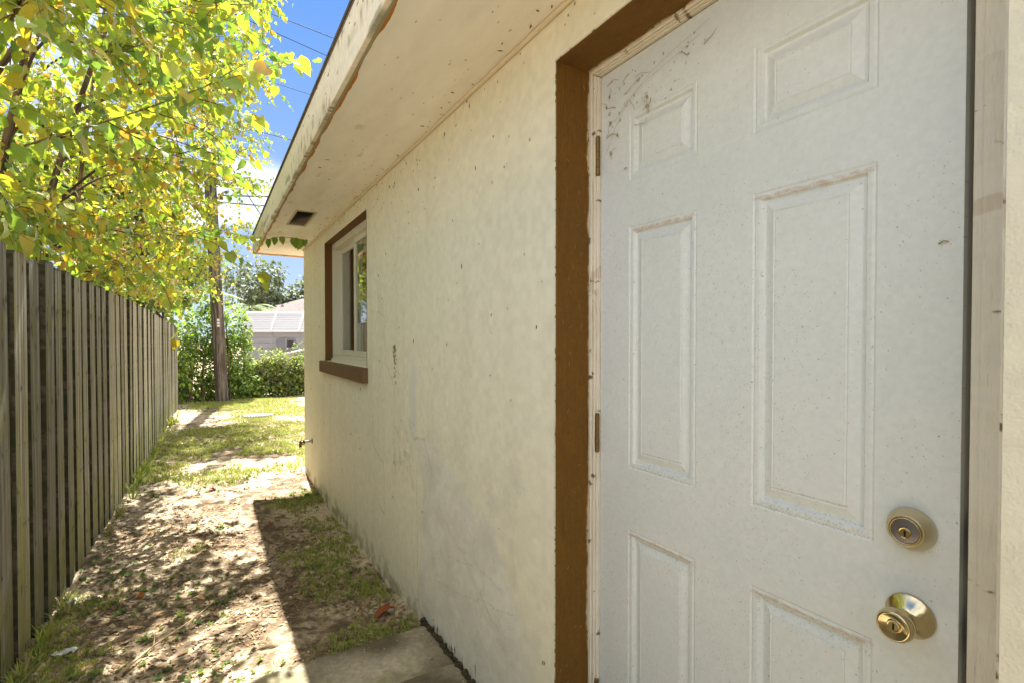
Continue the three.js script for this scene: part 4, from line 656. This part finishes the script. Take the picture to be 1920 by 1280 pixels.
  for (let k = 0; k < 15; k++) {
    const a = k * 2.4, el = 0.9 - 0.09 * k, pts = [0, 0.35, 0.7, 1].map(t => V(Math.cos(a) * t * 1.5 * Math.cos(el * 0.6), 3.0 + 1.2 * t * Math.sin(el) - 0.9 * t * t, Math.sin(a) * t * 1.5)), c = new THREE.CatmullRomCurve3(pts), gs = [limb(pts, 0.018, 0.005, 4, 3)];
    const P = [], I = []; for (let q = 2; q < 26; q++) { const p = c.getPointAt(q / 26), d = c.getTangentAt(q / 26), s = d.clone().cross(Y_).normalize(), l = 0.42 * Math.sin(q / 26 * 2.8) + 0.1; for (const e of [-1, 1]) { const tipp = p.clone().addScaledVector(s, e * l).addScaledVector(d, 0.22).add(V(0, -0.18 * l, 0)), w = d.clone().multiplyScalar(0.022), n = P.length / 3; P.push(p.x - w.x, p.y, p.z - w.z, p.x + w.x, p.y, p.z + w.z, tipp.x, tipp.y, tipp.z); I.push(n, n + 1, n + 2); } }
    const g = new THREE.BufferGeometry(); g.setAttribute('position', new THREE.Float32BufferAttribute(P, 3)); g.setAttribute('uv', new THREE.Float32BufferAttribute(new Float32Array(P.length / 3 * 2), 2)); g.setIndex(I); g.computeVertexNormals(); mesh('frond', mergeGeometries([gs[0], g]), fm, pg);
  }
  // banana plant: one big torn leaf shows above the fence line
  const bg = thing('banana_plant', 'banana plant with torn bright green leaves left of pole', 'banana plant', [-0.9, -0.06, -15]);
  mesh('trunk', limb([V(0, -0.1, 0), V(0.03, 1.2, 0), V(0.05, 2.4, 0)], 0.11, 0.06, 8, 4), std({ color: hex('#76803c') }), bg);
  const bm = new THREE.MeshPhysicalMaterial({ color: lin(0.12, 0.24, 0.04), roughness: 0.9, transmission: 0.45, thickness: 0, side: THREE.DoubleSide });
  for (const [a, l, rise] of [[0.15, 1.7, 0.75], [1.6, 1.5, 1.3], [2.9, 1.6, 0.9], [4.3, 1.4, 1.2], [5.3, 1.5, 0.6]]) {
    const c = new THREE.CatmullRomCurve3([0, 0.4, 0.75, 1].map(t => V(0.05 + Math.cos(a) * l * t, 2.35 + rise * t - 0.75 * t * t, -Math.sin(a) * l * t))), P = [], I = [], n = 26;
    for (let k = 1; k < n; k++) { const t = k / n, p = c.getPointAt(t), d = c.getTangentAt(t), s = d.clone().cross(Y_).normalize(), w = 0.26 * Math.pow(Math.sin(Math.PI * Math.min(1, t * 0.92 + 0.06)), 0.6); for (const e of [-1, 1]) { const q = P.length / 3, gap = 0.9 * l / n / 2, f = k % 4 ? 1 : 0.55; const o = p.clone().addScaledVector(s, e * w).add(V(0, -0.22 * w, 0)).addScaledVector(d, 0.05); P.push(...p.clone().addScaledVector(d, -gap).toArray(), ...p.clone().addScaledVector(d, gap).toArray(), ...o.clone().addScaledVector(d, gap * f).toArray(), ...o.clone().addScaledVector(d, -gap * f).toArray()); I.push(q, q + 1, q + 2, q, q + 2, q + 3); } }
    const g = new THREE.BufferGeometry(); g.setAttribute('position', new THREE.Float32BufferAttribute(P, 3)); g.setIndex(I); g.computeVertexNormals(); mesh('leaf', g, bm, bg);
  }
}

// ------------------------------------------------------------------ neighbour's shed and house
{
  const s = thing('garden_shed', 'grey resin garden shed with pale ribbed roof and arched window beyond hedge', 'shed', [3.1, -0.06, -23.4]);
  s.rotation.y = THREE.MathUtils.degToRad(-31);
  const gw = std({ color: hex('#8b8d94'), roughness: 0.7 }), gl = std({ color: hex('#c9cace'), roughness: 0.6 }), wt = std({ color: hex('#e2e2e2'), roughness: 0.5 }), dk = std({ color: hex('#23242a'), roughness: 0.5 });
  // local x along the long side, z towards the camera
  const xs = [-2.1, -0.85, 0.35, 1.6, 2.9];
  mesh('body', box(-2.1, 2.9, 0, 1.62, -2.2, -0.02), gw, s);
  for (let k = 0; k + 1 < xs.length; k++) {
    for (let q = 0; q < 7; q++) mesh('siding', box(xs[k] + 0.03, xs[k + 1] - 0.03, 0.02 + q * 0.228, 0.235 + q * 0.228, -0.02, 0.012 + 0.004 * (q % 2), 0.006), gw, s);
    mesh('corner_post', box(xs[k] - 0.028, xs[k] + 0.028, 0, 1.62, -0.02, 0.03, 0.005), gw, s);
    for (let q = 0; q < 8; q++) { const g = box(xs[k] + 0.035, xs[k + 1] - 0.035, -0.044, 0.044, -0.012, 0.012, 0.004); g.rotateX(-0.62 + 0.36); const m = mesh('roof_rib', g, gl, s); m.position.set(0, 1.70 + q * 0.098, 0.10 - q * 0.062); }
    const pn = box(xs[k] + 0.03, xs[k + 1] - 0.03, -0.45, 0.45, -0.01, 0.01); pn.rotateX(-0.56); const pm = mesh('roof_panel', pn, gw, s); pm.position.set(0, 2.03, -0.135);
    const rb = box(xs[k] - 0.03, xs[k] + 0.03, -0.46, 0.46, -0.02, 0.035, 0.01); rb.rotateX(-0.56); const m = mesh('roof_seam', rb, wt, s); m.position.set(0, 2.04, -0.10);
  }
  mesh('eave_strip', box(-2.16, 2.96, 1.60, 1.66, 0.0, 0.15, 0.01), gl, s);
  mesh('ridge_cap', box(-2.16, 2.96, 2.42, 2.50, -0.50, -0.34, 0.02), wt, s);
  const rs = box(-2.1, 2.9, -0.01, 0.01, -1.0, 1.0); rs.rotateX(-0.25 * -1); const rm = mesh('roof_back', rs, gl, s); rm.position.set(0, 2.2, -1.4);
  // arched window with one open half
  const arch = new THREE.Shape(); arch.moveTo(-0.42, 0); arch.lineTo(0.42, 0); arch.lineTo(0.42, 0.50); arch.quadraticCurveTo(0, 0.66, -0.42, 0.50); arch.closePath();
  const wg = new THREE.ExtrudeGeometry(arch, { depth: 0.02, bevelEnabled: false }); wg.translate(-0.26, 0.80, 0.022);
  const wn = part('window', [0, 0, 0], s); mesh('shutter', wg, std({ color: hex('#6c6e76'), roughness: 0.6 }), wn); mesh('pane', box(-0.20, 0.08, 0.96, 1.26, 0.0425, 0.05, 0.003), dk, wn); mesh('mullion', box(-0.27, -0.235, 0.80, 1.36, 0.0425, 0.055, 0.003), gw, wn);
  const h = thing('neighbour_house', 'neighbouring house with brown shingle hip roof and white gutter', 'house', [9.2, -0.06, -33]);
  h.rotation.y = THREE.MathUtils.degToRad(-31);
  mesh('wall', box(-7.4, 6, 0, 2.95, -8, -0.01), std({ color: hex('#cfcabf'), roughness: 0.9 }), h);
  mesh('gutter', box(-7.9, 6.5, 2.86, 3.02, 0.40, 0.52, 0.02), std({ color: hex('#efefec'), roughness: 0.5 }), h);
  const rt = new Tex(256, 256, (a, b) => { const f = fbm(a * 60, b * 40, 3), m = fbm(a * 8, b * 8, 3), k = 0.75 + 0.5 * f; const c = mix3([108, 99, 94], [90, 83, 80], m); return c.map(q => q * k); });
  const P = [-7.9, 3.02, 0.5, 6.5, 3.02, 0.5, 2.2, 5.1, -4, -3.0, 5.1, -4, -7.9, 3.02, -8.5, 6.5, 3.02, -8.5];
  const g = new THREE.BufferGeometry(); g.setAttribute('position', new THREE.Float32BufferAttribute(P, 3)); g.setIndex([0, 1, 2, 0, 2, 3, 4, 0, 3, 1, 5, 2, 5, 4, 3, 5, 3, 2]); const ng = g.toNonIndexed(); ng.computeVertexNormals(); boxUV(ng);
  mesh('roof', ng, std({ map: rt.tex(0.4, 0.4), roughness: 0.95 }), h);
  tag(mesh('leaning_pipe', limb([V(1.35, 0.72, -15.5), V(2.4, 0.98, -15.2), V(4.2, 1.45, -14.8)], 0.02, 0.02, 8, 3), std({ color: hex('#dedcd2'), roughness: 0.5 })), 'thin white pipe slanting above the vine hedge', 'pipe');
}

// ------------------------------------------------------------------ ground cover and litter
{
  const r = rng(207);
  const blade = (() => { const P = [], I = []; const q = rng(3); for (let k = 0; k < 7; k++) { const a = q() * 6.28, l = 0.5 + 0.5 * q(), b = 0.25 + 0.6 * q(), w = 0.045, n = P.length / 3, cx = Math.cos(a), sx = Math.sin(a), o = 0.12 * q(); for (const [t, ww] of [[0, 1], [0.55, 0.75], [1, 0]]) { const d = o + b * t * t * l, y = l * (t - 0.28 * t * t * b); if (ww) P.push(cx * d - sx * w * ww, y, sx * d + cx * w * ww, cx * d + sx * w * ww, y, sx * d - cx * w * ww); else P.push(cx * d, y, sx * d); } I.push(n, n + 1, n + 2, n + 1, n + 3, n + 2, n + 2, n + 3, n + 4); } const g = new THREE.BufferGeometry(); g.setAttribute('position', new THREE.Float32BufferAttribute(P, 3)); g.setIndex(I); g.computeVertexNormals(); return g; })();
  const gm = new THREE.MeshPhysicalMaterial({ color: lin(1, 1, 1), roughness: 0.95, transmission: 0.35, thickness: 0, side: THREE.DoubleSide });
  const tones = [[0.34, 0.39, 0.05], [0.25, 0.33, 0.045], [0.38, 0.40, 0.08], [0.40, 0.34, 0.14]].map(c => lin(...c)), list = [];
  const inYard = (x, z) => x > fenceX(z) + 0.02 && (z < -5.2 ? x < 5 : x < WX - 0.02) && !(x > -0.22 && z > -1.98);
  const spot = () => { const t = r(); const z = -1.5 - 11 * Math.pow(t, 1.35), x = lerp(-0.66, z < -5.2 ? 0.8 + 3.2 * r() : WX, r()); return [x, z]; };
  for (let k = 0; k < 90000 && list.length < 24000; k++) {
    const [x, z] = spot(); if (!inYard(x, z)) continue;
    const far = step(-3.8, -6.0, z), m = patch(x, z), edge = step(0.12, 0.0, x - fenceX(z)) * 0.06; if (m + edge < lerp(0.57 + 0.04 * step(0.2, 0.4, x), 0.405, far) + 0.14 * r()) continue;
    const s = (0.022 + 0.034 * r()) * lerp(0.8, 1.15, far) * (edge > 0.02 && r() < 0.2 ? 2.6 : 1);
    list.push({ p: V(x, gh(x, z) - 0.003, z), q: new THREE.Quaternion().setFromAxisAngle(Y_, r() * 6.28), s, c: tones[Math.floor(Math.pow(r(), 1.3) * 4)].clone().multiplyScalar(0.8 + 0.5 * r()) });
  }
  for (let k = 0; k < 40; k++) { const z = -2.6 - 8.5 * Math.pow(r(), 1.2), x = fenceX(z) + 0.03 + 0.05 * r(); if (fbm(z * 2, 7, 2) < 0.48) continue; list.push({ p: V(x, gh(x, z), z), q: new THREE.Quaternion().setFromAxisAngle(Y_, r() * 6.28), s: 0.10 + 0.14 * r(), c: tones[k % 3].clone() }); }
  tag(instances('grass', blade, gm, list, scene), 'patchy short yellow-green grass growing through sandy soil', 'grass', null, 'stuff');
  // low broad-leaved weeds
  const rosette = (() => { const gs = []; for (let k = 0; k < 6; k++) { const g = smallLeaf.clone(); g.rotateX(-1.05 + 0.25 * (k % 2)); g.rotateY(k * 1.05 + 0.3 * (k % 3)); gs.push(g); } return mergeGeometries(gs); })();
  const weeds = []; for (let k = 0; k < 9000 && weeds.length < 650; k++) { const [x, z] = spot(); if (!inYard(x, z) || z < -8) continue; if (fbm(x * 2.6 + 31, z * 2.6, 3) < 0.50 + 0.1 * r()) continue; weeds.push({ p: V(x, gh(x, z) + 0.001, z), q: new THREE.Quaternion().setFromAxisAngle(Y_, r() * 6.28), s: 0.010 + 0.022 * r() * r(), c: greens[Math.floor(r() * 3)].clone().multiplyScalar(0.9 + 0.4 * r()) }); }
  tag(instances('weeds', rosette, vineMat(), weeds, scene), 'low broad-leaved green weeds scattered over the soil', 'weeds', null, 'stuff');
  // shredded dead leaves and bits of bark
  const chip = (() => { const g = new THREE.BufferGeometry(); g.setAttribute('position', new THREE.Float32BufferAttribute([-0.5, 0, -0.2, 0, 0.12, -0.3, 0.5, 0.02, -0.1, -0.42, 0.1, 0.2, 0.05, 0.03, 0.3, 0.46, 0.16, 0.22], 3)); g.setIndex([0, 3, 1, 1, 3, 4, 1, 4, 2, 2, 4, 5]); g.computeVertexNormals(); return g; })();
  const brownT = [[0.17, 0.12, 0.07], [0.26, 0.19, 0.11], [0.11, 0.075, 0.045], [0.40, 0.32, 0.21], [0.28, 0.17, 0.08]].map(c => lin(...c)), chips = [];
  for (let k = 0; k < 110000 && chips.length < 15000; k++) {
    const [x, z] = spot(); if (!inYard(x, z)) continue; const m = fbm(x * 2.2 + 5, z * 2.2 + 40, 4), left = step(0.7, -0.4, x) * step(-5.5, -2.5, z); if (m + 0.16 * left < 0.50 + 0.10 * r()) continue;
    const q = new THREE.Quaternion().setFromEuler(new THREE.Euler(0.5 * (r() - 0.5), r() * 6.28, 0.5 * (r() - 0.5))); chips.push({ p: V(x, gh(x, z) + 0.002, z), q, s: 0.008 + 0.028 * r() * r(), c: brownT[Math.floor(r() * 5)].clone().multiplyScalar(0.7 + 0.6 * r()) });
  }
  tag(instances('leaf_litter', chip, std({ color: lin(1, 1, 1), roughness: 1, side: THREE.DoubleSide }), chips, scene), 'shredded brown leaf litter and bark bits on sandy soil', 'leaf litter', null, 'stuff');
  const twl = []; for (let k = 0; k < 420; k++) { const z = -2.0 - 4 * r() * r(), x = lerp(-0.62, 0.7, r()); if (!inYard(x, z)) continue; const a = r() * 6.28, l = 0.03 + 0.10 * r(), y = t => gh(x + Math.cos(a) * l * t, z + Math.sin(a) * l * t) + 0.004; twl.push(limb([V(x, y(0), z), V(x + Math.cos(a + 0.2) * l * 0.5, y(0.5) + 0.004, z + Math.sin(a + 0.2) * l * 0.5), V(x + Math.cos(a) * l, y(1), z + Math.sin(a) * l)], 0.0014, 0.0006, 3, 2)); }
  tag(mesh('twig_litter', mergeGeometries(twl), std({ color: hex('#9a8460'), roughness: 1 })), 'thin dry twigs and straw strewn across the soil', 'twigs', null, 'stuff');
  // single things on the ground
  const curled = (len, wid, bend, seed) => { const g = new THREE.PlaneGeometry(len, wid, 14, 6); const p = g.attributes.position, q = rng(seed), ph = q() * 6; for (let i = 0; i < p.count; i++) { const t = p.getX(i) / len + 0.5, w = Math.pow(Math.max(0.0, Math.sin(Math.PI * clamp(t * 0.96 + 0.02))), 0.8), y = p.getY(i) * w; p.setXYZ(i, p.getX(i), bend * (Math.abs(y) / wid * 1.4 + 0.5 * Math.sin(t * 7 + ph) * 0.3 + 0.12 * Math.sin(y * 300 + t * 9)) + 0.3 * bend * t, y); } g.computeVertexNormals(); return g; };
  const dead = (x, z, len, wid, bend, turn, color, label, seed) => { const m = tag(mesh('fallen_leaf', curled(len, wid, bend, seed), std({ color: hex(color), roughness: 0.85, side: THREE.DoubleSide })), label, 'fallen leaf', 'fallen leaves on the soil'); m.position.set(x, gh(x, z) + 0.006, z); m.rotation.y = turn; };
  dead(0.665, -2.20, 0.115, 0.045, 0.03, 0.35, '#8a4a24', 'large curled rust-brown leaf lying beside the slab corner', 1);
  dead(0.36, -3.79, 0.06, 0.032, 0.016, 1.1, '#7a3d1c', 'small dark brown leaf inside the eave shadow edge', 2);
  dead(-0.30, -3.05, 0.06, 0.03, 0.016, 2.0, '#a3632c', 'orange-brown leaf lying near the fence in dappled shade', 3);
  dead(0.02, -4.9, 0.06, 0.03, 0.016, 0.4, '#a05a30', 'reddish leaf on the sunlit soil mid passage', 4);
  dead(-0.05, -2.85, 0.055, 0.03, 0.014, 2.6, '#c9a070', 'pale tan leaf in the dappled shade', 5);
  const scrap = (x, z, w, turn, label, seed) => { const g = new THREE.PlaneGeometry(w, w * 0.55, 8, 6), q = rng(seed), p = g.attributes.position; for (let i = 0; i < p.count; i++) p.setXYZ(i, p.getX(i) * (0.8 + 0.4 * q()), 0.010 + 0.018 * q(), p.getY(i) * (0.7 + 0.5 * q())); g.computeVertexNormals(); const m = tag(mesh('paper_scrap', g, std({ color: hex('#cfd0cc'), roughness: 0.7, side: THREE.DoubleSide })), label, 'paper scrap', 'white scraps near the fence'); m.position.set(x, gh(x, z), z); m.rotation.y = turn; };
  scrap(-0.50, -2.62, 0.07, 0.3, 'crumpled white scrap nearest the camera by the fence', 1); scrap(-0.57, -3.12, 0.055, 1.0, 'crumpled white scrap at the fence foot, farther one', 2);
  const stick = [V(-0.30, 0, -2.30), V(-0.20, 0.006, -2.48), V(-0.08, 0.004, -2.62), V(0.02, 0.002, -2.80)]; for (const p of stick) p.y += gh(p.x, p.z) + 0.008;
  tag(mesh('fallen_stick', mergeGeometries([limb(stick, 0.005, 0.0025, 7, 5, 0.2), limb([stick[1], stick[1].clone().add(V(0.0, 0.012, -0.09))], 0.003, 0.0015, 5, 3)]), std({ color: hex('#b09a78'), roughness: 1 })), 'forked dry stick lying on soil near the bottom edge', 'stick');
  const lid = thing('meter_lid', 'oval grey ribbed meter lid set in the sunny grass', 'meter lid', [0.70, gh(0.7, -9.3) + 0.004, -9.3]);
  const ov = new THREE.CylinderGeometry(0.22, 0.23, 0.03, 28); ov.scale(1, 1, 0.75); mesh('rim', ov, std({ color: hex('#a9a8a2'), roughness: 0.8 }), lid);
  for (let k = -4; k <= 4; k++) { const l = 0.19 * Math.sqrt(1 - (k / 5) ** 2); mesh('rib', box(k * 0.04 - 0.011, k * 0.04 + 0.011, 0.0155, 0.026, -l * 0.75, l * 0.75, 0.003), std({ color: hex('#8e8e8a'), roughness: 0.8 }), lid); }
}
renderer.render(scene, camera);
